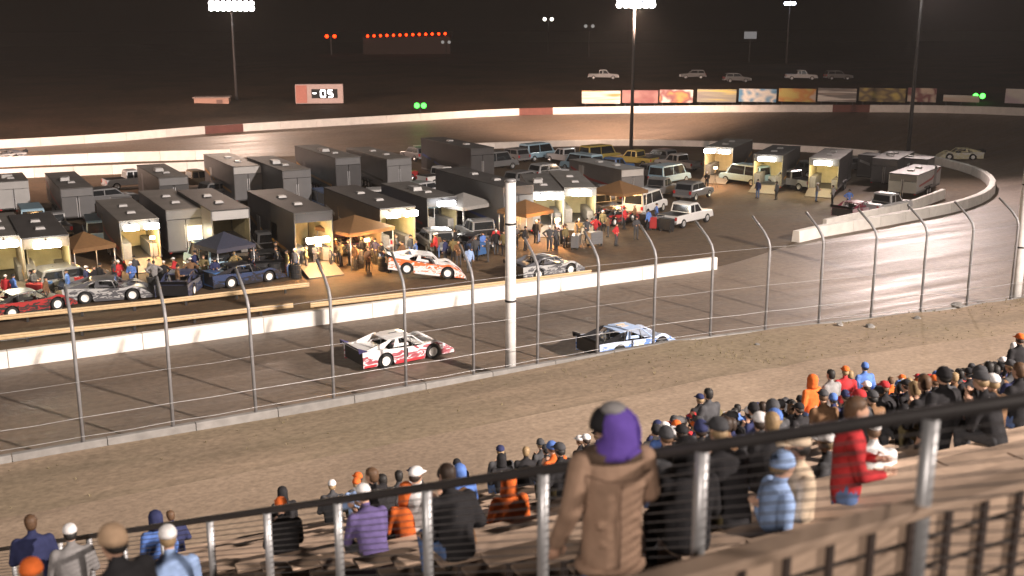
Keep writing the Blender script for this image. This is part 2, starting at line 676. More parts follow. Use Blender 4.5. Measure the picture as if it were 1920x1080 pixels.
# litter and concrete lumps along the wall
for k, (px, py, zz, s) in enumerate(((1795, 566, 1.1, .34), (1632, 606, 1.1, .26), (1575, 602, 1.1, .2), (1420, 640, 1.15, .16), (1720, 590, 1.15, .2))):
    p = at(px, py + 6, zz)
    bm = bmesh.new()
    bmesh.ops.create_icosphere(bm, subdivisions=2, radius=s)
    for v in bm.verts:
        v.co *= random.uniform(.75, 1.1)
        v.co.z *= .5
    me = bpy.data.meshes.new('concrete_lump')
    bm.to_mesh(me)
    bm.free()
    me.materials.append(GREY_CONC)
    o = link('concrete_lump', me)
    o.location = p
    tag(o, 'pale broken lump of concrete lying on the verge by the fence', 'rubble', 'lumps on the verge')

# ------------------------------------------------------------------ floodlight towers
LAMP = emit('flood_lamp', (1.0, 0.97, 0.92), 60)
LAMP_BLUE = emit('flood_lamp_blue', (0.75, 0.83, 1.0), 45)


def tower(loc, h, face, label, aim=None, energy=0, color=(1, .85, .7), cols=5, rows_=2, wid=5.0, cone=120, lamp=None, pole_r=.2, blend=.7):
    """face: yaw the lamp heads look towards (direction of -local y)"""
    root = empty('floodlight_tower', loc, face, label, 'floodlight', 'floodlight towers round the track')
    MB().tube([(0, 0, -1), (0, 0, h * .5), (0, 0, h)], [pole_r * 1.3, pole_r, pole_r * .7], 10).build('pole', mat('dark_pole', (.05, .045, .045), .6), root, True)
    mc = MB()
    for r in range(rows_):
        mc.box((0, -.1, h - .2 - r * .75), (wid, .12, .12))
    mc.build('crossbar', DARKSTEEL, root)
    hm = MB().tube([(0, .1, 0), (0, -.16, -.06), (0, -.3, -.1)], [.12, .33, .44], 10).mesh('lamp_housing', DARKSTEEL, True)
    lm = MB().tube([(0, -.3, -.1), (0, -.36, -.12)], [.42, .36], 12).mesh('lamp', lamp or LAMP, True)
    for r in range(rows_):
        for k in range(cols):
            x = -wid / 2 + wid * (k + .5) / cols
            a = link('lamp_housing', hm, root)
            a.location = (x, -.15, h - .2 - r * .75)
            b = link('lamp', lm, a)
    if energy:
        l = bpy.data.lights.new('floodlight', 'SPOT')
        l.energy = energy
        l.color = color
        l.spot_size = R(cone)
        l.spot_blend = blend
        l.shadow_soft_size = 1.0
        lo = bpy.data.objects.new('floodlight_beam', l)
        C.objects.link(lo)
        M = Matrix.Translation(Vector(loc)) @ Matrix.Rotation(face, 4, 'Z')
        pos = M @ Vector((0, -1.6, h - .6))
        lo.location = pos
        d = Vector(aim) - pos
        lo.rotation_euler = d.to_track_quat('-Z', 'Y').to_euler()
    return root


WARM, SODIUM = (1.0, 0.87, 0.775), (1.0, 0.70, 0.53)
tower((44.9, 171, 3.0), 16.4, R(-5), 'floodlight tower behind the far white wall near the scoreboard', (30, 60, 0), 45000, SODIUM, 8, 2, 7.0, 95, blend=1.0)
tower((79.8, 112.5, 0), 19.3, R(-15), 'floodlight tower among vehicles at the far edge of the infield', (105, 180, 1), 420000, SODIUM, 6, 2, 5.2, 110, blend=1.0)
tower((102, 87.6, 0), 21.0, R(-40), 'floodlight tower inside the tip of the curved turn barrier', (60, 10, 0), 115000, (1, .8, .74), 6, 2, 5.5, 100, blend=1.0)
tower((178, 190, 5), 16, R(-40), 'small bluish floodlight tower far beyond the turn', None, 0, cols=3, rows_=1, wid=2.6, lamp=LAMP_BLUE)
tower((-34, 112, 0), 20, R(150), 'assumed unseen floodlight tower in the infield near the back pit wall', (12, 142, 0), 520000, (1, .68, .53), 6, 2, 5.2, 100, blend=1.0)  # assumed, out of view: added to light the left end of the far walls
# assumed unseen floodlights, on poles behind and beside the seating, added for light
tower((52, -46, 0), 46, R(160), 'assumed unseen floodlight tower behind the grandstand on the turn side', (26, 44, 0), 1250000, WARM, 6, 3, 6, 60, blend=.9)
tower((-40, -45, 0), 44, R(200), 'assumed unseen floodlight tower behind the grandstand on the start line side', (2, 46, 0), 190000, WARM, 6, 3, 6, 62, blend=.9)
assumed_pos = (88, 24, 0)
tower(assumed_pos, 26, R(150), 'assumed unseen floodlight tower beside the end of the grandstand', (70, 90, 0), 22000, WARM, 5, 2, 5, 140)

# ------------------------------------------------------------------ turn billboards, scoreboard, signal lamps
def board_mat(name, cols, mode=0):
    m = bpy.data.materials.new(name)
    m.use_nodes = True
    t = m.node_tree
    b = t.nodes['Principled BSDF']
    b.inputs['Roughness'].default_value = .6
    tc = t.nodes.new('ShaderNodeTexCoord')
    mp = t.nodes.new('ShaderNodeMapping')
    mp.inputs['Scale'].default_value = (1.6, 1, .8) if mode % 3 else (.5, 1, 2.4)
    mp.inputs['Location'].default_value = (mode * 3.71, mode * 1.3, 0)
    t.links.new(tc.outputs['Generated'], mp.inputs[0])
    n = t.nodes.new('ShaderNodeTexNoise')
    n.inputs['Scale'].default_value = 1.5
    n.inputs['Detail'].default_value = 1.5
    t.links.new(mp.outputs[0], n.inputs[0])
    r = t.nodes.new('ShaderNodeValToRGB')
    r.color_ramp.interpolation = 'EASE'
    el = r.color_ramp.elements
    while len(el) < len(cols):
        el.new(0.5)
    for k, c in enumerate(cols):
        el[k].position = .36 + .3 * k / max(1, len(cols) - 1)
        el[k].color = (*c, 1)
    t.links.new(n.outputs['Fac'], r.inputs[0])
    t.links.new(r.outputs[0], b.inputs['Base Color'])
    return m


def out_at(px):
    """nearest point of the far outer wall under a column of the picture"""
    return min(out[:11 * 8], key=lambda p: abs(proj(p)[0] - px) + (500 if p.y < 80 else 0))


cream, mar, org, gry, blu, yel, wht, drk = (.62, .5, .4), (.22, .08, .085), (.6, .28, .08), (.22, .2, .19), (.10, .28, .48), (.6, .48, .14), (.72, .68, .62), (.16, .12, .07)
BOARDS = [(1090, 1165, (cream, wht, org), 'cream billboard with orange band'), (1165, 1235, (mar, (.32, .17, .16)), 'maroon billboard beside the cream one'),
          (1235, 1300, (org, mar, wht), 'orange and white billboard next to the maroon one'), (1304, 1380, (gry, (.3, .28, .22), yel), 'dull grey billboard with a yellow end'),
          (1380, 1453, (blu, wht, blu), 'blue and white billboard'), (1453, 1525, (yel, org, cream), 'yellow orange billboard next to the blue one'),
          (1525, 1600, (wht, gry, cream), 'white billboard with a dark sweep'), (1600, 1690, (yel, drk, yel), 'yellow billboard with a dark oval'),
          (1690, 1746, (cream, mar, cream), 'cream billboard with a small brown mark'), (1756, 1826, (wht, cream), 'low plain white billboard past a gap'),
          (1848, 1935, (wht, (.55, .45, .5)), 'white billboard beside the green signal lamps')]


def mid_out(px):
    for a, b in zip(out[:11 * 8], out[1:]):
        ua, ub = proj(a)[0], proj(b)[0]
        if min(ua, ub) <= px <= max(ua, ub) and a.y > 84:
            return a.lerp(b, (px - ua) / (ub - ua))
    return out_at(px)


for k, (a, b, cols, lab) in enumerate(BOARDS):
    pa, pb = mid_out(a), mid_out(b)
    if a == 1848:
        dd = (mid_out(1840) - mid_out(1760)).normalized()
        pa, pb = mid_out(1840) + dd * 2.2, mid_out(1840) + dd * 10
    d = (pb - pa)
    nn = Vector((-d.y, d.x, 0)).normalized()
    pa, pb = pa + nn * 3.0, pb + nn * 3.0
    w_ = (pb - pa).length
    root = empty('billboard', (pa + pb) / 2, math.atan2(d.y, d.x), lab + ' above the far outer wall', 'billboard', 'billboards round the turn')
    h0, h1 = (1.4, 2.3) if a == 1756 else (1.3, 3.25)
    MB().box((0, 0, (h0 + h1) / 2), (w_ - .12, .08, h1 - h0)).build('panel', board_mat('board_%d' % k, cols, k), root)
    for s in (-.4, 0, .4):
        MB().box((s * w_, .14, h1 / 2 - .2), (.12, .12, h1 + .2)).build('post', DARKSTEEL, root)

# scoreboard
p = Vector((55.7, 162.6, 3.4))
root = empty('scoreboard', p, R(-20), 'pale scoreboard box with glowing white digits beyond the far wall', 'scoreboard')
PINKBOX = mat('scoreboard_paint', (.52, .40, .38), .6)
MB().box((0, 0, 2.0), (7.4, .8, 3.0)).build('cabinet', PINKBOX, root, bevel=.1)
MB().box((-2.75, -.42, 2.0), (1.7, .05, 2.7)).build('side_panel', mat('scoreboard_red', (.5, .2, .16), .6), root)
MB().box((.8, -.42, 2.05), (4.0, .06, 1.4)).build('display', BLACKP, root)
DIG = emit('digit_lamp', (1.0, .95, .92), 14)
SEG = {'0': 'abcdef', '5': 'afgcd', '7': 'abc'}
MB().box((-.75, -.47, 2.12), (.5, .04, .16)).build('digit', DIG, root)
for k, ch in enumerate('05'):
    mm = MB()
    x0 = .55 + k * 1.15
    for sname, (cx, cz, sx, sz) in {'a': (0, .5, .6, .18), 'b': (.32, .27, .18, .45), 'c': (.32, -.27, .18, .45), 'd': (0, -.5, .6, .18), 'e': (-.32, -.27, .18, .45), 'f': (-.32, .27, .18, .45), 'g': (0, 0, .6, .18)}.items():
        if sname in SEG[ch]:
            mm.box((x0 + cx, -.47, 2.05 + cz), (sx, .04, sz))
    mm.build('digit', DIG, root)
for s in (-2.6, 2.6):
    MB().box((s, .1, -.2), (.25, .25, 2)).build('leg', DARKSTEEL, root)
# pink shed
p = Vector((40.8, 169.8, 2.9))
root = empty('shed', p, R(-20), 'small pink shed with a flat roof left of the scoreboard', 'shed')
MB().box((0, 0, 1.0), (5.2, 3, 2.0)).build('wall', mat('pink_boards', (.45, .26, .2), .75), root)
MB().box((0, 0, 2.07), (5.6, 3.4, .14)).build('roof', mat('shed_roof', (.3, .22, .19), .7), root)
MB().box((1.2, -1.52, .9), (.9, .05, 1.7)).build('door', mat('shed_door', (.2, .12, .1), .7), root)
GREEN = emit('green_signal', (.06, 1.0, .06), 8)
for (px, py, D, lab) in ((788, 198, 157, 'pair of green signal lamps on a post behind the far straight'), (1836, 180, 152, 'pair of green signal lamps on a post among the turn billboards')):
    p = atd(px, py, D)
    root = empty('signal_lamp', p, YAW, lab, 'signal')
    MB().box((0, .1, 0), (2.0, .14, .95)).build('housing', BLACKP, root)
    MB().box((0, .1, -1.9), (.12, .12, 3.3)).build('post', DARKSTEEL, root)
    for s in (-.5, .5):
        MB().tube([(s, .04, 0), (s, -.03, 0)], [.4, .36], 12).build('lamp', GREEN, root, True)

# ------------------------------------------------------------------ far lights beyond the track
RED = emit('red_lamp', (1.0, .03, .003), 9)
PALE = emit('pale_lamp', (1.0, .95, .8), 7)
DIM = emit('dim_lamp', (1.0, .95, .9), .35)
FARWALL = mat('far_building_wall', (.08, .05, .045), .8)
p = atd(762, 66, 330)
root = empty('long_building', (p.x, p.y, 3), YAW, 'long dark building with a row of red lamps along its eaves', 'building')
MB().box((0, 4, (p.z - 3) / 2 - .2), (27, 8, p.z - 3.4)).build('wall', FARWALL, root)
MB().prism([(-.5, p.z - 3.6), (4, p.z - 2.0), (8.5, p.z - 3.6)], -14, 14, axis='x').build('roof', DARKSTEEL, root)
for k in range(13):
    MB().tube([(-12 + 2.0 * k, -.15, p.z - 3 - .25 + .06 * k), (-12 + 2.0 * k, -.6, p.z - 3 - .25 + .06 * k)], [.42, .36], 10).build('lamp', RED, root, True)
p = atd(620, 68, 330)
root = empty('gantry_light', (p.x, p.y, 3), YAW, 'mast carrying two red lamps left of the long building', 'light')
MB().box((0, .2, (p.z - 3) / 2), (.4, .3, p.z - 3)).build('mast', DARKSTEEL, root)
for s in (-1.2, 1.2):
    MB().tube([(s, 0, p.z - 3), (s, -.5, p.z - 3)], [.55, .5], 10).build('lamp', RED, root, True)
MB().box((0, .1, p.z - 3), (3.6, .2, .2)).build('arm', DARKSTEEL, root)
for (px, py, D, n_, mt_, lab) in ((1028, 36, 300, 2, PALE, 'far street lamp with two pale heads above the trees of dark'), (1105, 49, 300, 2, DIM, 'faint far street lamp near the brighter pale one'),
                                  (836, 79, 330, 2, DIM, 'faint white lamp just past the row of red lamps')):
    p = atd(px, py, D)
    root = empty('street_lamp', (p.x, p.y, 3), YAW, lab.replace(' above the trees of dark', ' in the dark beyond the turn'), 'street lamp')
    MB().tube([(0, .3, 0), (0, .3, p.z - 3)], [.18, .1], 8).build('pole', DARKSTEEL, root, True)
    MB().box((0, .2, p.z - 3 + .1), (3.0, .12, .12)).build('arm', DARKSTEEL, root)
    for s in (-1, 1):
        MB().tube([(s, .2, p.z - 3), (s, -.3, p.z - 3 - .05)], [.5, .42], 10).build('lamp', mt_, root, True)
p = atd(1407, 66, 260)
root = empty('roadside_sign', (p.x, p.y, 4), YAW, 'small dim pale sign on a pole in the dark beyond the billboards', 'sign')
MB().box((0, 0, p.z - 4), (3, .25, 1.7)).build('panel', emit('sign_glow', (1, .95, .95), .22), root)
MB().box((0, .2, (p.z - 4) / 2), (.3, .2, p.z - 4)).build('pole', DARKSTEEL, root)


# ------------------------------------------------------------------ vehicles
def lathe_y(m, c, prof, n=18, mi=0, cap=True):
    """prof: (y, r) pairs about an axis through c along y"""
    return m.loft([[(c[0] + r * math.cos(2 * math.pi * k / n), c[1] + y, c[2] + r * math.sin(2 * math.pi * k / n)) for k in range(n)] for y, r in prof], mi, cap)


WHEELS = {}


def add_wheel(parent, x, y, r, w, side, rimmat=None, n=18):
    key = (round(r, 3), round(w, 3), side, (rimmat or CHROME).name)
    if key not in WHEELS:
        t = lathe_y(MB(), (0, 0, 0), [(-w / 2, r * .62), (-w / 2, r * .93), (-w / 2 + .03, r), (w / 2 - .03, r), (w / 2, r * .93), (w / 2, r * .62)], n, cap=False).mesh('tyre', RUBBER, False)
        s = side
        q = lathe_y(MB(), (0, 0, 0), [(s * w * .1, r * .63), (s * w * .49, r * .63), (s * w * .47, r * .55), (s * w * .25, r * .45), (s * w * .3, r * .12), (s * w * .38, r * .08)], n).mesh('rim', rimmat or CHROME, True)
        WHEELS[key] = (t, q)
    t, q = WHEELS[key]
    o = link('wheel', t, parent)
    o.location = (x, y, r)
    link('rim', q, o)
    return o


def paint_swoosh(name, c1, c2, c3, scale=1.0, rough=.3, seed=0.0):
    m = bpy.data.materials.new(name)
    m.use_nodes = True
    t = m.node_tree
    b = t.nodes['Principled BSDF']
    b.inputs['Roughness'].default_value = rough
    b.inputs['Coat Weight'].default_value = .4
    tc = t.nodes.new('ShaderNodeTexCoord')
    mp = t.nodes.new('ShaderNodeMapping')
    mp.inputs['Location'].default_value = (seed, 0, 0)
    mp.inputs['Rotation'].default_value = (0, R(18), 0)
    mp.inputs['Scale'].default_value = (.9 * scale, 0.2, 2.6 * scale)
    t.links.new(tc.outputs['Object'], mp.inputs[0])
    n = t.nodes.new('ShaderNodeTexNoise')
    n.inputs['Scale'].default_value = 1.6
    n.inputs['Detail'].default_value = 2.0
    n.inputs['Distortion'].default_value = .8
    t.links.new(mp.outputs[0], n.inputs[0])
    # colour bands by height, broken up by the noise
    sp = t.nodes.new('ShaderNodeSeparateXYZ')
    t.links.new(tc.outputs['Object'], sp.inputs[0])
    ma = t.nodes.new('ShaderNodeMath')
    ma.operation = 'MULTIPLY_ADD'
    ma.inputs[1].default_value = 0.55
    t.links.new(sp.outputs[2], ma.inputs[0])
    t.links.new(n.outputs['Fac'], ma.inputs[2])
    r = t.nodes.new('ShaderNodeValToRGB')
    r.color_ramp.interpolation = 'CONSTANT'
    el = r.color_ramp.elements
    while len(el) < 5:
        el.new(.5)
    for k, (ps, c) in enumerate(((0, c1), (.63, c2), (.70, c3), (.76, c1), (.86, c2))):
        el[k].position = ps
        el[k].color = (*c, 1)
    t.links.new(ma.outputs[0], r.inputs[0])
    t.links.new(r.outputs[0], b.inputs['Base Color'])
    MATS[name] = m
    return m


def arc(cx, cz, r, a0, a1, n):
    return [(cx + r * math.cos(R(a0 + (a1 - a0) * k / n)), cz + r * math.sin(R(a0 + (a1 - a0) * k / n))) for k in range(n + 1)]


def text_mesh(txt, size, depth, material):
    cu = bpy.data.curves.new('txt', 'FONT')
    cu.body = txt
    cu.size = size
    cu.extrude = depth
    cu.align_x = 'CENTER'
    cu.align_y = 'CENTER'
    cu.offset = size * .018
    o = bpy.data.objects.new('txt', cu)
    C.objects.link(o)
    dg = bpy.context.evaluated_depsgraph_get()
    me = bpy.data.meshes.new_from_object(o.evaluated_get(dg))
    bpy.data.objects.remove(o)
    me.materials.clear()
    me.materials.append(material)
    return me


def race_car(label, side, top, rear, roofm, rim, num=None, numcol=None, skirt=None, group=None):
    """dirt late model: x forward, y left, wheels on z = 0"""
    root = empty('race_car', (0, 0, 0), 0, label, 'race car', group)
    FX, RX, WR = 1.36, -1.24, .36
    outl = [(-2.42, .20), (-2.45, .96), (-1.6, .95), (-.95, .90), (.2, .84), (.85, .82), (1.08, .86), (1.36, .93), (1.62, .88), (1.95, .70), (2.5, .34), (2.52, .16), (1.84, .14)]
    outl += arc(FX, WR, .45, -25, 205, 14)[1:-1] + [(.88, .13), (-.76, .13)] + arc(RX, WR, .43, -25, 205, 14)[1:-1] + [(-1.72, .18)]
    for s, nm in ((-1, 'side_panel'), (1, 'side_panel')):
        o = MB().prism(outl, s * .99, s * .955).build(nm, side, root)
        bm = bmesh.new()
        bm.from_mesh(o.data)
        bmesh.ops.triangulate(bm, faces=[f for f in bm.faces if len(f.verts) > 4])
        bm.to_mesh(o.data)
        bm.free()
        if skirt:
            MB().box((.06, s * .995, .19), (1.5, .015, .13)).build('skirt', skirt, root)
            MB().box((-2.06, s * .995, .25), (.66, .015, .11)).build('skirt', skirt, root)
        # raised fender flare over the front wheel
        st = []
        for x, z in ((.75, .82), (1.08, .87), (1.36, .945), (1.62, .895), (1.95, .71), (2.5, .35)):
            st.append([(x, s * .955, z), (x, s * .60, z - (.05 if x < 1.9 else .02)), (x, s * .60, z - .09), (x, s * .955, z - .03)])
        MB().loft(st).build('fender', top if x else top, root, False)
        # quarter sail behind the roof, with a window cut-out, and the post of the door window
        MB().prism([(-2.2, .955), (-.98, 1.28), (-.80, 1.28), (-1.25, .93)], s * .80, s * .775).build('sail_panel', roofm, root)
        MB().prism([(-.72, .90), (-.62, 1.28), (-.46, 1.28), (-.40, .90)], s * .80, s * .775).build('door_post', roofm, root)
        MB().prism([(-.40, .90), (-.44, 1.05), (.05, 1.02), (.10, .88)], s * .80, s * .775).build('window_panel', roofm, root)
        MB().tube([(.34, s * .66, 1.28), (.92, s * .76, .82)], .035, 6).build('windscreen_post', roofm, root, True)
        MB().prism([(-2.62, .93), (-2.66, 1.20), (-2.2, 1.02), (-2.2, .94)], s * .97, s * .95).build('spoiler_fin', rear, root)
    # bodywork between the sides
    MB().loft([[(x, -.62, z), (x, .62, z), (x, .62, z - .03), (x, -.62, z - .03)] for x, z in ((.55, .82), (1.1, .80), (1.7, .74), (2.0, .62))]).build('hood', top, root)
    MB().loft([[(x, -yy, z), (x, yy, z), (x, yy, z - .05), (x, -yy, z - .05)] for x, z, yy in ((1.95, .66, .955), (2.3, .46, .955), (2.56, .26, .93), (2.62, .12, .9))]).build('nose', side, root)
    MB().loft([[(x, -.955, z), (x, .955, z), (x, .955, z - .02), (x, -.955, z - .02)] for x, z in ((-2.45, .955), (-1.6, .935), (-1.05, .89))]).build('rear_deck', top, root)
    for s in (-1, 1):
        MB().box((-.15, s * .80, .74), (1.75, .3, .02), rx=s * .55).build('interior_panel', BLACKP, root)
    MB().box((-.15, 0, .50), (1.8, 1.4, .04)).build('cockpit_floor', BLACKP, root)
    MB().box((.1, 0, .34), (3.6, 1.2, .3)).build('chassis', BLACKP, root)
    MB().box((-2.38, 0, .6), (.05, 1.9, .62)).build('rear_panel', BLACKP, root)
    MB().loft([[(x, -.68, z), (x, 0, z + .035), (x, .68, z), (x, .68, z - .025), (x, -.68, z - .025)] for x, z in ((-1.0, 1.27), (-.5, 1.315), (.1, 1.315), (.38, 1.275))]).build('roof', roofm, root)
    MB().loft([[(x, -.97, z), (x, .97, z), (x, .97, z - .015), (x, -.97, z - .015)] for x, z in ((-2.42, .95), (-2.66, 1.19))]).build('spoiler', rear, root)
    cg = MB()
    for s in (-1, 1):
        cg.tube([(.5, s * .6, .55), (.25, s * .6, 1.24), (-.62, s * .6, 1.24), (-.68, s * .6, .5)], .025, 6)
        cg.tube([(-.62, s * .6, 1.22), (-1.9, s * .5, .7)], .022, 6)
    cg.tube([(-.62, -.6, 1.2), (-.62, .6, 1.2)], .025, 6)
    cg.build('roll_cage', STEEL, root, True)
    MB().box((-.42, .28, .78), (.16, .5, .62), rx=0).box((-.22, .28, .56), (.5, .5, .1)).build('seat', BLACKP, root, bevel=.03)
    for x, w_ in ((FX, .30), (RX, .36)):
        add_wheel(root, x, -.83, WR, w_, -1, rim)
        add_wheel(root, x, .83, WR, w_, 1, rim)
    if num:
        me = text_mesh(num, .62, .006, numcol)
        for s in (-1, 1):
            o = link('number', me, root)
            o.location = (-.1, s * 1.0, .56)
            o.rotation_euler = (R(90), 0, 0 if s < 0 else R(180))
            o.scale = (1.25, 1, 1)
        o = link('number', me, root)
        o.location = (-.3, 0, 1.375)
        o.rotation_euler = (0, 0, R(90))
    return root


W_, K_, RD_, BL_ = (.80, .78, .77), (.02, .02, .025), (.42, .035, .04), (.07, .20, .55)
NAVY = mat('navy_panel', (.035, .03, .09), .35, var=.15)
WHITEP = mat('white_panel', (.76, .74, .73), .35, var=.08, coat=.3)
REDSK = mat('red_skirt', (.42, .03, .04), .4)
MAROON = (.33, .09, .10)
p1 = Vector((19.2, 45.95, .012))
car1 = race_car('white race car with red lower sides and navy spoiler on the front straight', paint_swoosh('white_red_livery', (.33, .07, .09), (.74, .70, .72), (.42, .16, .19)), WHITEP, NAVY, WHITEP, WHITERIM,
                '1', BLACKP, REDSK)
car1.location = p1
car1.rotation_euler = (0, 0, R(6))
car2 = race_car('blue and white race car with black tail passing close under the fence', paint_swoosh('blue_white_livery', (.08, .20, .55), (.55, .62, .78), (.16, .28, .62), seed=2.3), mat('pale_blue_hood', (.5, .58, .75), .35), BLACKP, mat('pale_blue_panel', (.42, .55, .80), .35), mat('dark_rim', (.2, .2, .2), .4, .5),
                '18', mat('cream_number', (.85, .68, .5), .5), WHITEP)
car2.location = (29.6, 41.6, .012)
car2.rotation_euler = (0, 0, R(3))
swap_rear = {c for c in car2.children if c.name.startswith(('rear_deck', 'sail_panel'))}
for c in swap_rear:
    c.data.materials.clear()
    c.data.materials.append(BLACKP)


def lamp_light(parent, loc, energy, color, radius=.35):
    l = bpy.data.lights.new('work_light', 'POINT')
    l.energy = energy
    l.color = color
    l.shadow_soft_size = radius
    o = bpy.data.objects.new('work_light', l)
    C.objects.link(o)
    o.parent = parent
    o.location = loc
    return o


BAR = emit('strip_light', (1.0, .95, .84), 45)
BARW = emit('strip_light_white', (.95, .97, 1.0), 26)
BULB = emit('window_glow', (1.0, .93, .75), 5)
INSIDE = mat('trailer_inside', (.50, .43, .25), .7, var=.15, scale=2)
CAB = mat('cabinet_grey', (.16, .15, .14), .5, var=.2)
T_GREY, T_DARK, T_WHITE, T_SILVER = (mat('trailer_grey', (.10, .098, .102), .45, var=.12, scale=1), mat('trailer_dark', (.042, .04, .042), .4, var=.15, scale=1),
                                     mat('trailer_white', (.36, .35, .345), .45, var=.08, scale=1), mat('trailer_silver', (.15, .147, .15), .4, .2, var=.1, scale=1))
ROOFS = [mat('weathered_roof', (.10, .095, .09), .7, var=.3, scale=.8), mat('stained_roof', (.14, .13, .12), .6, var=.35, scale=.5), mat('dark_roof', (.055, .052, .052), .6, var=.3, scale=.7)]
T_TAN = mat('trailer_tan', (.15, .122, .092), .5, var=.1, scale=1)
T_STRIPE = [mat('stripe_%d' % k, c, .4) for k, c in enumerate(((.25, .03, .03), (.03, .05, .18), (.4, .4, .4), (.02, .02, .02), (.35, .18, .04)))]
YELLOWISH = (1.0, .80, .42)
ORANGE = (1.0, .55, .2)


def trailer(px, py, label, L=10.0, W=2.55, H=3.3, side=None, header=None, lit=0, inside=YELLOWISH, bars=1, rz=R(90), op=True, barmat=None, energy=360, ramp=True, loc=None, ground=0, barz=None):
    """box trailer, tail at the origin, nose along +x"""
    p = loc or at(px, py)
    root = empty('box_trailer', (p[0], p[1], .006), rz, label, 'trailer', 'race trailers parked in the infield')
    side = side or T_GREY
    H += (len(label) % 5 - 2) * .09
    W += (len(label) % 3 - 1) * .06
    header = header or side
    z0, t = .55, .06
    for s in (-1, 1):
        MB().box((L / 2, s * (W / 2 - t / 2), (z0 + H) / 2), (L, t, H - z0)).build('side_wall', side, root)
        MB().box((L / 2, s * (W / 2 + .012), z0 + .08), (L, .02, .14)).build('trim', T_SILVER, root)
    MB().box((L - t / 2, 0, (z0 + H) / 2), (t, W - 2 * t - .006, H - z0)).build('front_wall', side, root)
    MB().box((L / 2, 0, H + .045), (L + .06, W + .05, .08)).build('roof', ROOFS[len(label) % 3], root, bevel=.02)
    MB().box((L / 2, 0, z0 - .05), (L, W - .1, .1)).build('floor', DARKSTEEL, root)
    MB().box((.035, 0, H - .31), (.07, W - 2 * t - .01, .6)).build('header', header if not lit else side, root)
    STR = T_STRIPE[len(label) % len(T_STRIPE)]
    for s in (-1, 1):
        MB().prism([(L * .1, z0 + .5), (L * .62, z0 + .75), (L * .97, z0 + 1.5), (L * .97, z0 + 1.75), (L * .6, z0 + .98), (L * .1, z0 + .7)], s * (W / 2 + .004), s * (W / 2 + .009)).build('stripe', STR, root)
        MB().box((L * .76, s * (W / 2 + .012), z0 + 1.05), (.8, .02, 1.9)).build('side_door', header, root)
        MB().box((L * .42 + .45, s * (W / 2 + .05), z0 + .30), (2.4, .12, .08)).build('mudguard', DARKSTEEL, root)
    for q in (.3, .62):
        MB().box((L * q, 0, H + .15), (.6, .6, .14), taper=.8).build('roof_vent', T_WHITE, root)
    if len(label) % 3 == 0:
        MB().box((L * .47, .3, H + .22), (1.0, .75, .28), taper=.85).build('air_conditioner', T_WHITE, root)
    ax = L * .42
    for k in range(3 if L > 10 else 2):
        for s in (-1, 1):
            add_wheel(root, ax + .85 * k, s * (W / 2 + .02), .38, .24, s, n=12)
    if op:
        MB().box((.12 + L * .2, W / 2 - .40, z0 + .55), (L * .4, .55, 1.05)).build('cabinet', CAB, root)
        MB().box((.12 + L * .2, -W / 2 + .40, z0 + .45), (L * .36, .5, .85)).build('cabinet', CAB, root)
        MB().box((L * .45, 0, (z0 + H) / 2), (.05, W - .2, H - z0 - .1)).build('bulkhead', INSIDE, root)
        for s in (-1, 1):
            MB().box((L * .22, s * (W / 2 - t - .012), (z0 + H) / 2), (L * .44, .015, H - z0 - .05)).build('lining', INSIDE, root)
        if ramp:
            a = math.atan2(z0, 2.2)
            MB().prism([(-.02, z0 - .02), (-2.2, .02), (-2.2, .08), (-.02, z0 + .05)], -W / 2 + .12, W / 2 - .12).build('ramp_door', T_TAN, root)
    else:
        for s in (-1, 1):
            MB().box((-.035, s * W / 4, (z0 + H - .62) / 2), (.06, W / 2 - .05, H - z0 - .66)).build('rear_door', side, root)
        for s in (-1, 1):
            MB().box((-.075, s * .08, (z0 + H) / 2 - .4), (.03, .05, 1.6)).build('latch', CHROME, root)
    for s in (-1, 1):
        MB().box((-.02, s * (W / 2 - .12), z0 - .1), (.05, .16, .1)).build('tail_lamp', mat('tail_red', (.4, .02, .02), .3), root)
    if lit:
        bz = barz or H - .30
        for k in range(bars):
            y = (k - (bars - 1) / 2) * (W / max(1, bars)) * 1.02
            MB().box((-.75, y, bz), (.3, W / bars * (.58 if bars == 1 else .74), .36)).build('strip_light', barmat or BAR, root, bevel=.05)
            MB().box((-.32, y, bz + .2), (.62, .08, .06)).build('light_bracket', DARKSTEEL, root)
        lamp_light(root, (-1.7, 0, bz - .55), energy * lit, inside, .4)
        if op:
            lamp_light(root, (1.4, 0, H - .5), energy * .3 * lit, inside, .3)
    return root


trailer(18, 548, 'tan lit box trailer with a strip light, farthest along the pit lane rails', 9, side=T_TAN, header=T_WHITE, lit=1.0)
trailer(96, 552, 'lit box trailer with grey roof and glowing strip light next to the tan one', 9, side=T_TAN, header=T_WHITE, lit=1.0)
t3 = trailer(268, 500, 'brightly lit box trailer with two strip lights and a glowing workbench', 10, side=T_DARK, header=T_TAN, lit=1.4, bars=2)
t4 = trailer(353, 484, 'grey box trailer with one bright square window in its tail', 10, side=T_GREY, header=T_SILVER, op=False, lit=0)
MB().box((-.09, -.55, 1.75), (.05, .95, .95)).build('window', BULB, t4)
MB().box((-.075, -.55, 1.75), (.03, 1.1, 1.1)).build('window_frame', T_WHITE, t4)
lamp_light(t4, (-.8, -.5, 1.9), 120, YELLOWISH, .3)
trailer(438, 492, 'grey box trailer with white header and dark open tail', 10.5, side=T_GREY, header=T_WHITE, lit=0, H=3.5)
t6 = trailer(592, 508, 'dark grey trailer with white header and a white side window', 11, side=T_DARK, header=T_WHITE, lit=.35, H=3.7, bars=1, barz=2.2)
MB().box((4.6, 1.29, 2.05), (1.4, .03, 1.15)).build('window', T_WHITE, t6)
trailer(748, 484, 'long tan box trailer with twin strip lights over its open tail', 11.5, side=T_TAN, header=T_TAN, lit=1.2, bars=2, H=3.5)
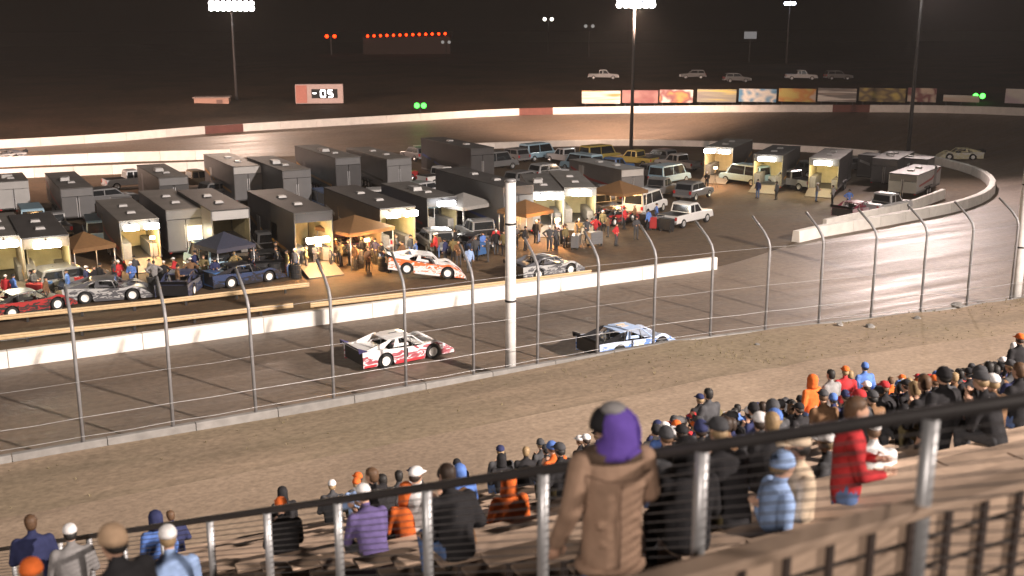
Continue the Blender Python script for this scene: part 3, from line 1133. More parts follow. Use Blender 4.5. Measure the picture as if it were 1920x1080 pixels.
trailer(830, 448, 'dark trailer with a single white strip light behind the crew', 9, side=T_DARK, lit=.6, barmat=BARW, inside=(1, .9, .75))
trailer(972, 446, 'large plain slate grey trailer with a closed tail behind the white pole', 12, side=T_GREY, header=T_DARK, op=False, H=4.0)
trailer(1027, 436, 'white lit trailer with an intense white strip light', 10, side=T_WHITE, header=T_WHITE, lit=1.6, bars=2, barmat=BARW, inside=(1, .92, .78), rz=R(66))
trailer(1087, 431, 'white trailer with glowing cream tail next to the intensely lit one', 10, side=T_SILVER, header=T_WHITE, lit=1.4, bars=1, inside=(1, .88, .66), rz=R(66))
trailer(1345, 340, 'dark trailer with two separate strip lights near the far barrier', 9, side=T_DARK, lit=1.3, bars=2, inside=(1, .7, .45), W=3.0, rz=R(36))
trailer(1437, 358, 'dark trailer with yellow lit tail beside the twin light one', 9, side=T_DARK, lit=1.3, inside=YELLOWISH, W=2.8, rz=R(36))
trailer(1541, 365, 'dark trailer with yellow lit tail nearest the turn barrier', 9, side=T_DARK, lit=1.3, inside=YELLOWISH, W=2.8, rz=R(36))
trailer(1655, 352, 'unlit grey trailer parked behind the yellow lit one by the barrier', 8, side=T_GREY, header=T_SILVER, op=False, rz=R(30), H=2.9)
trailer(1690, 372, 'low white trailer parked slantwise beside the short white barrier', 8, side=T_WHITE, header=T_SILVER, op=False, rz=R(25), H=2.4)
trailer(1742, 348, 'grey trailer tucked into the tip of the infield', 7, side=T_GREY, header=T_SILVER, op=False, rz=R(115), H=2.7)
trailer(560, 400, 'grey trailer parked in the second row behind the dark one with the side window', 11, side=T_GREY, header=T_GREY, op=False, H=3.6)
trailer(655, 372, 'dark grey trailer in the second row behind the tan one', 12, side=T_DARK, header=T_GREY, op=False, H=3.6)
trailer(468, 385, 'slate trailer in the second row with a white roof', 11, side=T_GREY, header=T_WHITE, op=False, H=3.3)
trailer(750, 362, 'silver trailer in the second row beside a red roofed truck', 11, side=T_SILVER, header=T_SILVER, op=False, H=3.2)
trailer(905, 350, 'brown black trailer in the far row with a pale roof edge', 12, side=T_DARK, header=T_DARK, op=False, H=3.9)
trailer(1185, 375, 'pale trailer with closed tail near the orange lit stall', 9, side=T_SILVER, header=T_WHITE, op=False, H=3.0)
trailer(150, 418, 'dim grey trailer in the back row behind the lit tan trailers', 11, side=T_GREY, header=T_SILVER, op=False, H=3.0)
trailer(30, 402, 'white trailer standing alone near the back pit wall', 5.5, side=T_WHITE, header=T_WHITE, op=False, H=2.9)
trailer(330, 398, 'dark trailer in the back row with pale roof trim', 10, side=T_DARK, header=T_SILVER, op=False, H=2.9)


def pickup(paint, label, kind=0, group='vehicles parked in the infield'):
    """kind 0 pickup, 1 estate or SUV, 2 van; x forward, origin under the middle"""
    name = ('pickup_truck', 'parked_car', 'van')[kind]
    root = empty(name, (0, 0, 0), 0, label, ('pickup', 'car', 'van')[kind], group)
    W = 1.92
    if kind == 0:
        low = [(-2.75, .45), (-2.75, 1.05), (-.55, 1.08), (1.05, 1.08), (2.6, .98), (2.75, .75), (2.75, .42), (2.2, .38)]
        cabin = [(-.85, 1.06), (-.75, 1.72), (-.6, 1.82), (.35, 1.82), (.55, 1.74), (1.15, 1.06)]
    elif kind == 1:
        low = [(-2.3, .45), (-2.35, .95), (-2.2, 1.02), (1.0, 1.02), (2.2, .9), (2.35, .65), (2.35, .4), (1.8, .34)]
        cabin = [(-2.2, 1.0), (-1.95, 1.6), (-1.7, 1.68), (.0, 1.68), (.25, 1.6), (.95, 1.0)]
    else:
        low = [(-2.6, .45), (-2.62, 1.1), (1.6, 1.1), (2.45, 1.0), (2.6, .7), (2.6, .42)]
        cabin = [(-2.6, 1.08), (-2.52, 1.98), (-2.4, 2.08), (.9, 2.08), (1.15, 1.98), (1.75, 1.08)]
    MB().prism(low, -W / 2, W / 2).build('body', paint, root, bevel=.05)
    cb = MB()
    cb.loft([[(x, y, z) for x, z in cabin] for y in (-W / 2 + .03, W / 2 - .03)])
    # tumblehome
    cb.v = [(x, y * (1 - .13 * max(0, (z - 1.05))), z) for x, y, z in cb.v]
    cb.build('cabin', paint, root, bevel=.03)
    zt = max(z for x, z in cabin)
    x0, x1 = cabin[1][0], cabin[-2][0]
    for s in (-1, 1):
        yy = W / 2 - .03 + .006
        ws = MB()
        a, b = cabin[0][0] + .18, cabin[-1][0] - .25
        mid = (x0 + x1) / 2
        for u0, u1, v0, v1 in ((a, mid - .05, x0 + .1, mid - .05), (mid + .05, b, mid + .05, x1 - .1)):
            q = [(u0, 1.1), (u1, 1.1), (v1, zt - .14), (v0, zt - .14)]
            ws.face([(x, s * yy * (1 - .13 * max(0, (z - 1.05))) + s * .004, z) for x, z in q])
        ws.build('side_window', GLASS, root)
    c0, c1 = Vector((cabin[-1][0], 0, cabin[-1][1])), Vector((cabin[-2][0], 0, cabin[-2][1]))
    for (e0, e1, nm, dx) in ((c0, c1, 'windscreen', .012), (Vector((cabin[0][0], 0, cabin[0][1])), Vector((cabin[1][0], 0, cabin[1][1])), 'rear_window', -.012)):
        lo_, hi_ = e0.lerp(e1, .12), e0.lerp(e1, .92)
        MB().face([(lo_.x + dx, -.78, lo_.z), (lo_.x + dx, .78, lo_.z), (hi_.x + dx, .72, hi_.z), (hi_.x + dx, -.72, hi_.z)]).build(nm, GLASS, root)
    xf = max(x for x, z in low)
    xr = min(x for x, z in low)
    for s in (-1, 1):
        MB().box((xf - .03, s * .72, .72), (.1, .34, .18)).build('headlight', CHROME, root)
        MB().box((xr + .03, s * .82, .85), (.1, .2, .28)).build('tail_lamp', mat('tail_red', (.4, .02, .02), .3), root)
    MB().box((xf + .03, 0, .5), (.12, W - .1, .2)).build('bumper', CHROME, root)
    MB().box((xr - .03, 0, .5), (.12, W - .1, .18)).build('bumper', CHROME, root)
    if kind == 0:
        MB().box((-1.7, 0, 1.086), (1.9, W - .25, .012)).build('bed', BLACKP, root)
    for x in (xr + .95, xf - .95):
        for s in (-1, 1):
            add_wheel(root, x, s * (W / 2 - .1), .38, .25, s, n=14)
    return root


CARP = {n: mat('car_' + n, c, .3, .1, var=.06, coat=.5) for n, c in (('black', (.02, .02, .022)), ('white', (.62, .61, .6)), ('silver', (.38, .38, .39)), ('grey', (.15, .15, .155)),
        ('red', (.32, .03, .03)), ('blue', (.05, .12, .28)), ('yellow', (.42, .32, .08)), ('tan', (.3, .24, .17)), ('green', (.04, .09, .05)), ('pale_blue', (.28, .42, .52)))}
base = {k: pickup(CARP['black'], 'x', k) for k in range(3)}
base_used = {k: False for k in range(3)}
NAMEK = ('pickup truck', 'car', 'van')


def park(p, rz, colour, kind, label, group='vehicles parked in the infield', z=.006):
    if base_used[kind]:
        o = copy_tree(base[kind])
    else:
        o = base[kind]
        base_used[kind] = True
    o.location = (p[0], p[1], z)
    o.rotation_euler = (0, 0, rz)
    o['label'] = label
    o['group'] = group
    if colour != 'black':
        o['_c'] = colour
    return o


PARKED = [  # px, py, yaw, colour, kind, where
    (700, 312, 10, 'silver', 0, 'near the end of the far barrier'), (780, 300, 95, 'grey', 1, 'backed against the far barrier'), (845, 296, 80, 'white', 1, 'against the far barrier behind the brown black trailer'),
    (865, 318, 20, 'tan', 0, 'beside the brown black trailer'), (960, 303, 100, 'black', 1, 'below the far barrier'), (1010, 300, 15, 'pale_blue', 2, 'below the far barrier'),
    (1060, 306, 95, 'black', 0, 'between the pale blue van and a yellow van'), (1125, 304, 10, 'yellow', 2, 'parked end on to the far barrier'), (1190, 310, 110, 'yellow', 0, 'beyond the yellow van'),
    (1235, 305, 100, 'black', 1, 'near the foot of the far floodlight tower'), (1270, 318, 100, 'black', 0, 'beside the twin light trailer'), (1030, 335, 10, 'silver', 1, 'in the middle of the far rows'),
    (1100, 345, 20, 'grey', 0, 'in the middle of the far rows'), (985, 350, 15, 'black', 1, 'behind the slate grey trailer'), (1160, 348, 15, 'grey', 1, 'among the far rows near the pale trailer'), (735, 340, 10, 'red', 0, 'next to the silver trailer'),
    (830, 345, 15, 'white', 0, 'with a long pale roof between second row trailers'), (800, 372, 20, 'silver', 1, 'behind the trailer with the single white light'), (880, 385, 15, 'white', 1, 'behind the slate grey trailer'),
    (1210, 400, 30, 'white', 2, 'beside the orange lit stall'), (1285, 420, 20, 'white', 0, 'parked alone on bare earth'), (1235, 368, 30, 'grey', 0, 'beyond the white van'),
    (210, 385, 10, 'black', 1, 'in the dim back row'), (420, 372, 15, 'grey', 1, 'beside the slate trailer'), (600, 342, 10, 'silver', 1, 'in front of the second row trailers'), (520, 345, 5, 'black', 2, 'in front of the back straight'),
    (1660, 400, 12, 'black', 0, 'behind the short white barrier'), (505, 480, 85, 'black', 0, 'between the white header trailers'), (300, 425, 80, 'black', 1, 'behind the brightly lit trailer'),
    (100, 440, 95, 'grey', 0, 'coupled behind the lit trailers'), (1480, 352, 100, 'black', 0, 'between the two yellow lit trailers'), (1395, 345, 100, 'black', 2, 'between twin light and yellow lit trailers'), (1590, 322, 160, 'grey', 1, 'close to the far curve of the turn barrier')]
PARKED += [(140, 545, 12, 'black', 1, 'in front of the lit tan trailers'), (395, 510, 95, 'black', 2, 'beside the blue canopy'), (690, 465, 88, 'black', 0, 'in the shadow beside the tan trailer'), (815, 468, 80, 'black', 1, 'behind the crew by pit lane'), (900, 455, 85, 'grey', 0, 'in front of the slate grey trailer'), (1135, 380, 70, 'black', 1, 'behind the lit white trailers'), (1255, 345, 20, 'black', 2, 'at the edge of the far rows'), (230, 410, 80, 'black', 0, 'behind the dark lit trailer'), (60, 432, 90, 'black', 2, 'behind the row of lit tan trailers'), (520, 395, 85, 'black', 0, 'between second row trailers'), (610, 398, 90, 'blue', 2, 'between second row grey trailers'), (705, 385, 80, 'white', 1, 'between second row trailers'), (45, 470, 92, 'black', 0, 'behind the tan lit trailer'), (185, 455, 85, 'black', 2, 'between the lit trailers'), (400, 440, 80, 'grey', 1, 'behind the trailer with the bright window'), (665, 430, 85, 'black', 0, 'beside the tan trailer'),
           (800, 425, 80, 'black', 2, 'behind the single white light trailer'), (560, 440, 100, 'black', 1, 'beside the dark trailer with the side window'), (1120, 400, 85, 'black', 0, 'between the lit white trailers and the orange stall'), (930, 318, 12, 'grey', 2, 'close behind the brown black trailer'),
           (1090, 322, 100, 'black', 2, 'in the far rows below the yellow van'), (1150, 326, 20, 'blue', 0, 'in the far rows below the yellow pickup'), (1215, 335, 95, 'black', 1, 'in the far rows by the grey pickup'), (1300, 372, 25, 'black', 1, 'on bare earth below the twin light trailer'),
           (1020, 362, 100, 'tan', 1, 'behind the white lit trailers'), (370, 352, 8, 'tan', 0, 'near the end of the back pit wall'), (250, 352, 5, 'black', 0, 'beside the back pit wall'), (1500, 330, 110, 'black', 1, 'behind the yellow lit trailers'), (1700, 335, 150, 'black', 1, 'at the foot of the turn floodlight')]
for (px, py, a, c, k, where) in PARKED:
    park(at(px, py), R(a), c, k, '%s %s %s' % (c.replace('_', ' '), NAMEK[k], where))
# cars on the bank outside the turn
bank_rows = rows
BANKCARS_ = [(1105, 'grey', 1), (1150, 'black', 0), (1195, 'silver', 1), (1240, 'black', 2), (1290, 'black', 1), (1330, 'silver', 2), (1375, 'black', 1), (1420, 'white', 1), (1470, 'black', 0), (1560, 'black', 1), (1630, 'silver', 0),
            (1665, 'black', 1), (700, 'grey', 1), (800, 'silver', 1), (880, 'black', 0), (950, 'grey', 1), (1010, 'black', 1), (480, 'grey', 2), (530, 'silver', 1), (180, 'white', 1), (90, 'grey', 0)]

BANKCARS = [(a, {'white': 'grey', 'silver': 'grey', 'grey': 'black'}.get(c, c), k) for i, (a, c, k) in enumerate(BANKCARS_) if a in (1150, 1290, 1375, 1470, 1560)]


def bank_point(px, d, h):
    best = min(range(NB - 20), key=lambda i: abs(proj(bank_rows[i][4])[0] - px))
    return bank_rows[best][4].lerp(bank_rows[best][5], d)


NEAR = [(130, 'at the dark end of the back straight'), (220, 'left of the pink shed'), (505, 'right of the pink shed'), (560, 'beside the scoreboard'), (760, 'right of the scoreboard'), (840, 'beyond the green signal lamps'), (915, 'below the red lamp building'),
        (980, 'past the red lamp building'), (1060, 'near the first cream billboard'), (1125, 'behind the cream billboard'), (1175, 'behind the maroon billboard'), (1215, 'between maroon and orange billboards'), (1265, 'behind the orange billboard'),
        (1310, 'behind the dull grey billboard'), (1350, 'at the yellow end of the grey billboard'), (1400, 'behind the blue billboard'), (1445, 'between blue and yellow billboards'), (1500, 'behind the yellow orange billboard'), (1600, 'behind the white billboard'), (1645, 'behind the dark oval billboard'), (2000, 'behind the last cream billboard')]
for (px, c, k) in BANKCARS:
    q = bank_point(px, .6 + .4 * random.random(), 0)
    park(q, R(random.choice((-30, -10, 150, 165)) + random.uniform(-8, 8)), c, k, '%s %s parked on the bank %s' % (c, NAMEK[k], next(t_ for lim, t_ in NEAR if px < lim)), 'vehicles parked on the bank outside the track', q.z - .03)
bpy.context.view_layer.update()
for o in list(sc.objects):
    if '_c' in o.keys():
        swap(o, {CARP['black']: CARP[o['_c']]})
        del o['_c']

# ------------------------------------------------------------------ race cars standing in the pits and out on the track
LIV = {'white_orange': ((.72, .70, .70), (.75, .16, .05)), 'black_red': ((.03, .03, .03), (.35, .03, .03)), 'blue_grey': ((.05, .06, .12), (.20, .20, .22)), 'grey_white': ((.09, .09, .10), (.42, .42, .42)),
       'maroon': ((.16, .025, .045), (.35, .25, .26)), 'cream_yellow': ((.70, .64, .42), (.75, .72, .65)), 'black_blue': ((.02, .02, .025), (.03, .05, .12))}
LM = {}
for i, (k, (a, b)) in enumerate(LIV.items()):
    LM[k] = (paint_swoosh('livery_' + k, a, b, a, 1.2, .35, i * 1.7), mat('panel_' + k, a, .35, var=.1))


def pit_car(p, rz, liv, label, tilt=0.0, num=None):
    o = copy_tree(car1)
    o['label'] = label
    o['group'] = 'race cars in the pits and on track'
    o.location = (p[0], p[1], p[2] if len(p) > 2 else .006)
    o.rotation_euler = (0, tilt, rz)
    s, pn = LM[liv]
    nums = [c for c in o.children if c.name.startswith('number')]
    for c in nums:
        bpy.data.objects.remove(c)
    swap(o, {MATS['white_red_livery']: s, WHITEP: pn, REDSK: pn, NAVY: BLACKP})
    return o


pit_car(at(795, 522), R(-18), 'white_orange', 'white race car with an orange nose patch jacked up at its tail beside pit lane', R(9)).location.z = .35
pit_car(at(50, 585), R(20), 'black_red', 'black and red race car behind the ochre rail by the lit tan trailers')
pit_car(at(205, 560), R(-12), 'grey_white', 'grey and white race car under crew hands near the brightly lit trailer')
pit_car(at(345, 545), R(62), 'blue_grey', 'blue grey race car in front of the trailer with the bright window')
pit_car(at(455, 530), R(12), 'black_blue', 'black race car with blue streaks in front of the white header trailer')
pit_car(at(500, 505), R(80), 'black_red', 'black and red race car being loaded into the white header trailer')
pit_car(at(1022, 515), R(6), 'grey_white', 'grey and white race car waiting at the inside edge of the track')
pit_car(at(1150, 418), R(20), 'black_red', 'black and red race car under the orange lit stall')
pit_car(at(1605, 405), R(15), 'maroon', 'maroon race car behind the short white barrier at the turn')
pit_car(at(885, 470), R(30), 'black_blue', 'black race car with blue streaks among the crew near the white pole')
pit_car(at(640, 470), R(85), 'maroon', 'maroon race car in the orange light beside the tan trailer')


def on_track(px, py):
    """where a line of sight meets the banked clay"""
    z = 0.0
    for _ in range(12):
        q = at(px, py, z)
        a, b = min(zip(inn, out), key=lambda ab: min((ab[0].lerp(ab[1], k / 10).xy - q.xy).length for k in range(11)))
        d = (b.xy - a.xy)
        t_ = max(0, min(1, (q.xy - a.xy).dot(d) / d.length_squared))
        z = .012 + b.z * t_ ** 1.25
    return Vector((q.x, q.y, z))


trk = on_track(1800, 288)
pit_car((trk.x, trk.y, trk.z + .03), R(142), 'cream_yellow', 'cream yellow race car sliding round the far part of the turn')
trk = on_track(6, 290)
pit_car((trk.x, trk.y, trk.z + .02), R(180), 'grey_white', 'pale race car on the back straight below the far wall')

# warm lit work areas: canopies with lamps
CANV = {'orange': mat('canopy_orange', (.16, .085, .035), .8), 'white': mat('canopy_white', (.22, .21, .20), .8), 'blue': mat('canopy_blue', (.03, .035, .06), .8)}


def canopy(px, py, c, label, lit=0, w_=3.2, h=2.5, col=ORANGE, rz=0.3):
    p = at(px, py)
    root = empty('canopy', (p.x, p.y, .006), rz, label, 'canopy', 'canopies in the pits')
    m_ = MB()
    q = w_ / 2 + .1
    for a, b in (((-q, -q), (q, -q)), ((q, -q), (q, q)), ((q, q), (-q, q)), ((-q, q), (-q, -q))):
        m_.face([(*a, h), (*b, h), (0, 0, h + .8)])
        m_.face([(*a, h - .25), (*b, h - .25), (*b, h), (*a, h)])
    m_.build('cover', CANV[c], root)
    for sx in (-1, 1):
        for sy in (-1, 1):
            MB().tube([(sx * w_ / 2, sy * w_ / 2, 0), (sx * w_ / 2, sy * w_ / 2, h)], .035, 6).build('leg', STEEL, root, True)
    if lit:
        MB().tube([(0, 0, h - .15), (0, 0, h + .1)], [.1, .05], 8).build('bulb', emit('warm_bulb', (1, .75, .4), 20), root, True)
        lamp_light(root, (0, 0, h - .4), 500 * lit, col, .2)


canopy(1160, 412, 'orange', 'dull brown canopy with a lamp glowing under it', 1.2)
canopy(668, 492, 'orange', 'brown canopy with an orange lamp beside the tan trailer', 1.8, 3.6)
canopy(985, 450, 'orange', 'brown canopy beside the slate grey trailer', 1.3, 2.8, 2.3)
canopy(165, 520, 'orange', 'small brown canopy between the lit trailers', 1.0, 2.6, 2.2)
canopy(870, 440, 'white', 'pale grey canopy behind the crew beside pit lane', 0)
canopy(425, 520, 'blue', 'dark blue canopy in front of the white header trailer', 0, 2.6, 2.2)
for (px, py, e) in ((1340, 352, 700), (1045, 462, 900), (600, 515, 900), (690, 505, 700), (290, 500, 350), (1180, 402, 250)):
    p = at(px, py)
    root = empty('work_lamp', (p.x, p.y, .006), 0, 'tripod work lamp throwing orange light on the infield earth', 'lamp', 'tripod work lamps')
    for k in range(3):
        a = k * 2.1
        MB().tube([(.35 * math.cos(a), .35 * math.sin(a), 0), (0, 0, .9)], .015, 5).build('leg', DARKSTEEL, root)
    MB().tube([(0, 0, .8), (0, 0, 1.9)], .018, 6).build('stand', DARKSTEEL, root)
    MB().box((0, 0, 1.98), (.32, .2, .2)).build('lamp', emit('halogen', (1, .7, .35), 18), root)
    lamp_light(root, (0, 0, 1.75), e * 1.6, (1, .47, .14), .1)
# toolboxes, tyre stacks, barrels
for k in range(34):
    px, py = random.choice(((120, 560), (260, 545), (400, 535), (530, 520), (700, 500), (860, 480), (930, 475), (1090, 465), (1200, 435)))
    p = at(px + random.uniform(-50, 50), py + random.uniform(-14, 8))
    if k % 2:
        root = empty('tool_cabinet', (p.x, p.y, .006), random.uniform(0, 3), 'tool cabinet on castors standing among the pit crews', 'tool cabinet', 'tool cabinets in the pits')
        cn_ = random.choice(('red', 'black', 'blue', 'grey'))
        cm = CARP[cn_]
        root['label'] = '%s tool cabinet on castors standing %s' % (cn_, {120: 'before the lit tan trailers', 260: 'before the brightly lit trailer', 400: 'by the dark blue canopy', 530: 'before the dark trailer', 700: 'before the long tan trailer', 860: 'beside pit lane',
                                                                          930: 'near the thick white pole', 1090: 'before the white lit trailers', 1200: 'near the white van'}[px])
        MB().box((0, 0, .6), (1.1, .55, .9)).build('cabinet', cm, root, bevel=.02)
        for q in range(4):
            MB().box((0, -.285, .3 + .2 * q), (1.0, .02, .16)).build('drawer', cm, root)
        for sx in (-.45, .45):
            for sy in (-.2, .2):
                MB().tube([(sx, sy, .0), (sx, sy, .15)], .06, 6).build('castor', RUBBER, root)
    else:
        n_ = random.choice((2, 3, 4))
        for q in range(n_):
            o = lathe_y(MB(), (0, 0, 0), [(-.15, .2), (-.15, .33), (-.12, .36), (.12, .36), (.15, .33), (.15, .2)], 14, cap=False).build('tyre', RUBBER)
            o.location = (p.x, p.y, .16 + .3 * q)
            o.rotation_euler = (R(90), 0, 0)
            tag(o, 'black racing tyre in a stack among the pit crews', 'tyre', 'stacked racing tyres')

# ------------------------------------------------------------------ people
# a body is one remeshed skin over tapered limbs; regions (0 jacket, 1 trousers, 2 skin, 3 shoes, 4 sleeves) follow the nearest limb


def limb(mb, p0, r0, p1, r1, n=10, flat=1.0):
    p0, p1 = Vector(p0), Vector(p1)
    d = (p1 - p0).normalized()
    pts, rad = [], []
    for k in range(4):
        a = math.pi / 2 * k / 4
        pts.append(p0 - d * r0 * math.cos(a))
        rad.append(max(.004, r0 * math.sin(a)))
    for k in range(5):
        t = k / 4
        pts.append(p0.lerp(p1, t))
        rad.append(r0 + (r1 - r0) * t)
    for k in range(3, -1, -1):
        a = math.pi / 2 * k / 4
        pts.append(p1 + d * r1 * math.cos(a))
        rad.append(max(.004, r1 * math.sin(a)))
    mb.tube(pts, rad, n)


def seg_d(p, a, b, ra, rb):
    ab = b - a
    t = max(0, min(1, (p - a).dot(ab) / max(1e-9, ab.length_squared)))
    return (p - (a + ab * t)).length - (ra + (rb - ra) * t)


def make_body(name, limbs, torso, head, hands, voxel=.02, ratio=.5, smooth=4):
    """limbs: (p0, r0, p1, r1, region); torso: (centre, rx, ry, tilt) rings; head: (centre, yaw, nod); hands: (wrist, direction, side, curl)"""
    mb = MB()
    for p0, r0, p1, r1, g_ in limbs:
        limb(mb, p0, r0, p1, r1)
    mb.loft([ring(c, rx, ry, 16, tilt=t) for c, rx, ry, t in torso])
    hc, hy, nod = head
    HM = Matrix.Translation(Vector(hc)) @ Matrix.Rotation(hy, 4, 'Z') @ Matrix.Rotation(nod, 4, 'X')
    # skull, jaw, nose, ears
    sk = [(-.115, .028, .03, .01), (-.10, .05, .055, .028), (-.06, .062, .082, .018), (-.02, .071, .093, .006), (.03, .077, .099, -.002), (.07, .073, .093, -.006), (.10, .052, .066, -.008), (.118, .02, .026, -.008)]
    mb.loft([[HM @ Vector((rx * math.cos(6.2832 * k / 14), ry * math.sin(6.2832 * k / 14) + oy, z)) for k in range(14)] for z, rx, ry, oy in sk])
    limb(mb, HM @ Vector((0, .093, .012)), .009, HM @ Vector((0, .112, -.022)), .014, 6)
    for s in (-1, 1):
        limb(mb, HM @ Vector((s * .076, -.005, .02)), .016, HM @ Vector((s * .074, -.002, -.02)), .012, 6)
    for wpos, d, s, curl in hands:
        wpos, d = Vector(wpos), Vector(d).normalized()
        limb(mb, wpos, .03, wpos + d * .075, .036, 8)
    me = mb.mesh(name, SKIN, True)
    o = link(name, me)
    for kind, kw in (('REMESH', dict(mode='VOXEL', voxel_size=voxel)), ('SMOOTH', dict(iterations=smooth, factor=.5)), ('DECIMATE', dict(ratio=ratio))):
        md = o.modifiers.new(kind, kind)
        for k, v in kw.items():
            setattr(md, k, v)
    dg = bpy.context.evaluated_depsgraph_get()
    nm = bpy.data.meshes.new_from_object(o.evaluated_get(dg))
    bpy.data.objects.remove(o)
    # fingers, rooted inside the palm
    fb = MB()
    for wpos, d, s, curl in hands:
        wpos, d = Vector(wpos), Vector(d).normalized()
        side = d.cross(Vector((0, 1, 0.2))).normalized()
        if side.length < .1:
            side = Vector((1, 0, 0))
        palm = side.cross(d).normalized()
        for q, (off, ln) in enumerate(((-.027, .066), (-.009, .078), (.009, .074), (.027, .06))):
            b0 = wpos + d * .085 + side * off
            k1 = b0 + (d + palm * .3 * curl).normalized() * ln * .5
            k2 = k1 + (d + palm * 1.0 * curl).normalized() * ln * .5
            fb.tube([b0 - d * .02, b0, k1, k2], [.009, .0095, .0085, .006], 6)
        th = wpos + d * .025 + side * -.03 * s
        fb.tube([th, th + (d * .6 - side * s * .9).normalized() * .04, th + (d - side * s * .3).normalized() * .075], [.011, .0105, .008], 6)
    bm = bmesh.new()
    bm.from_mesh(nm)
    n0 = len(bm.faces)
    if fb.v:
        fm = fb.mesh('fingers', SKIN, True)
        bm.from_mesh(fm)
    bm.to_mesh(nm)
    bm.free()
    segs = [(Vector(a), Vector(b), ra, rb, g_) for a, ra, b, rb, g_ in limbs]
    for (c0, rx0, ry0, t0), (c1, rx1, ry1, t1) in zip(torso, torso[1:]):
        segs.append((Vector(c0), Vector(c1), (rx0 + ry0) / 2, (rx1 + ry1) / 2, 0))
    segs.append((HM @ Vector((0, 0, -.05)), HM @ Vector((0, 0, .04)), .08, .1, 2))
    for wpos, d, s, curl in hands:
        segs.append((Vector(wpos) + Vector(d).normalized() * .03, Vector(wpos) + Vector(d).normalized() * .12, .04, .05, 2))
    nm.materials.clear()
    for k in range(5):
        nm.materials.append(SKIN)
    for p in nm.polygons:
        p.use_smooth = True
        if p.index >= n0:
            p.material_index = 2
        else:
            c = p.center
            p.material_index = min(segs, key=lambda q: seg_d(c, q[0], q[1], q[2], q[3]))[4]
    return nm


def standing(arms, bulk=1.12, lean=0.0, voxel=.02, ratio=.5, stance=.11, head_yaw=0.0, nod=0.0):
    b = bulk
    torso = [((0, -.005 + lean * z_, z_), rx * b, ry * b, 0) for z_, rx, ry in ((.84, .155, .11), (.92, .17, .12), (1.02, .165, .118), (1.15, .172, .12), (1.28, .19, .125), (1.38, .19, .115), (1.44, .145, .09), (1.48, .085, .075))]
    L = [((0, lean * 1.45, 1.45), .062, (0, lean * 1.5 + .015, 1.56), .056, 2)]
    for s in (-1, 1):
        L += [((s * .095, 0, .88), .10, (s * stance, .015, .50), .066, 1), ((s * stance, .015, .50), .066, (s * (stance + .01), -.02, .10), .05, 1),
              ((s * (stance + .01), -.05, .05), .048, (s * (stance + .03), .15, .035), .035, 3)]
    hands = []
    for s, (sh, el, wr, hd, curl) in arms.items():
        L += [(sh, .07 * b, el, .055 * b, 4), (el, .055 * b, wr, .042 * b, 4)]
        hands.append((wr, hd, s, curl))
    return L, torso, ((0, lean * 1.63 + .02, 1.645), head_yaw, nod), hands, voxel, ratio


def arm(s, el, wr, hd, curl=.6, sh=None):
    return {s: (sh or (s * .195, 0, 1.39), el, wr, hd, curl)}


def seated(lean=.1, arms=0, bulk=1.14):
    b = bulk
    torso = [((0, -.02 + lean * z_, z_), rx * b, ry * b, 0) for z_, rx, ry in ((-.005, .16, .12), (.08, .175, .125), (.2, .168, .12), (.33, .178, .122), (.45, .192, .125), (.54, .185, .112), (.6, .135, .088), (.635, .08, .072))]
    L = [((0, lean * .6, .6), .062, (0, lean * .7 + .015, .72), .056, 2)]
    for s in (-1, 1):
        L += [((s * .10, .02, .075), .10, (s * .14, .44, .08), .07, 1), ((s * .14, .44, .08), .07, (s * .13, .40, -.30), .05, 1), ((s * .13, .38, -.345), .045, (s * .15, .58, -.36), .034, 3)]
    hands = []
    for s in (-1, 1):
        if arms == 0:
            el, wr, hd = (s * .27, .08, .26), (s * .13, .30, .19), (-s * .5, 1, -.1)
        elif arms == 1:
            el, wr, hd = (s * .25, .24, .22), (s * .08, .38, .42), (-s * .3, .3, 1)
        else:
            el, wr, hd = (s * .30, .02, .27), (s * .22, .26, .16), (0, 1, -.3)
        L += [((s * .2, lean * .54, .545), .07 * b, el, .056 * b, 4), (el, .056 * b, wr, .042 * b, 4)]
        hands.append((wr, hd, s, .7))
    return L, torso, ((0, lean * .78 + .02, .80), 0, 0), hands, .022, .5


down = {**arm(-1, (-.27, -.04, 1.12), (-.28, .05, .88), (0, .2, -1)), **arm(1, (.27, -.04, 1.12), (.28, .05, .88), (0, .2, -1))}
akimbo = {**arm(-1, (-.44, -.08, 1.20), (-.25, .10, 1.02), (1, .3, -.2)), **arm(1, (.44, -.08, 1.20), (.25, .10, 1.02), (-1, .3, -.2))}
front_ = {**arm(-1, (-.28, .06, 1.14), (-.12, .28, 1.14), (.5, 1, .2)), **arm(1, (.28, .06, 1.14), (.14, .28, 1.10), (-.5, 1, .1))}
BODY = {}
for nm_, spec in (('stand_down', standing(down)), ('stand_front', standing(front_, lean=.02)), ('stand_akimbo', standing(akimbo)),
                  ('sit_lap', seated(.08, 0)), ('sit_lean', seated(.32, 1)), ('sit_knees', seated(.2, 2))):
    L_, T_, H_, HD_, vx, rt = spec
    BODY[nm_] = (make_body(nm_, L_, T_, H_, HD_, vx, rt), H_)


def dome(rx, ry, h, z0, n=14, lev=5, grow=0.0):
    m_ = MB()
    rings = []
    for k in range(lev + 1):
        a = math.pi / 2 * k / lev
        ca = max(.03, math.cos(a)) ** .7
        rings.append([(rx * ca * math.cos(6.2832 * q / n), ry * ca * math.sin(6.2832 * q / n), z0 + h * math.sin(a)) for q in range(n)])
    m_.loft(rings)
    return m_


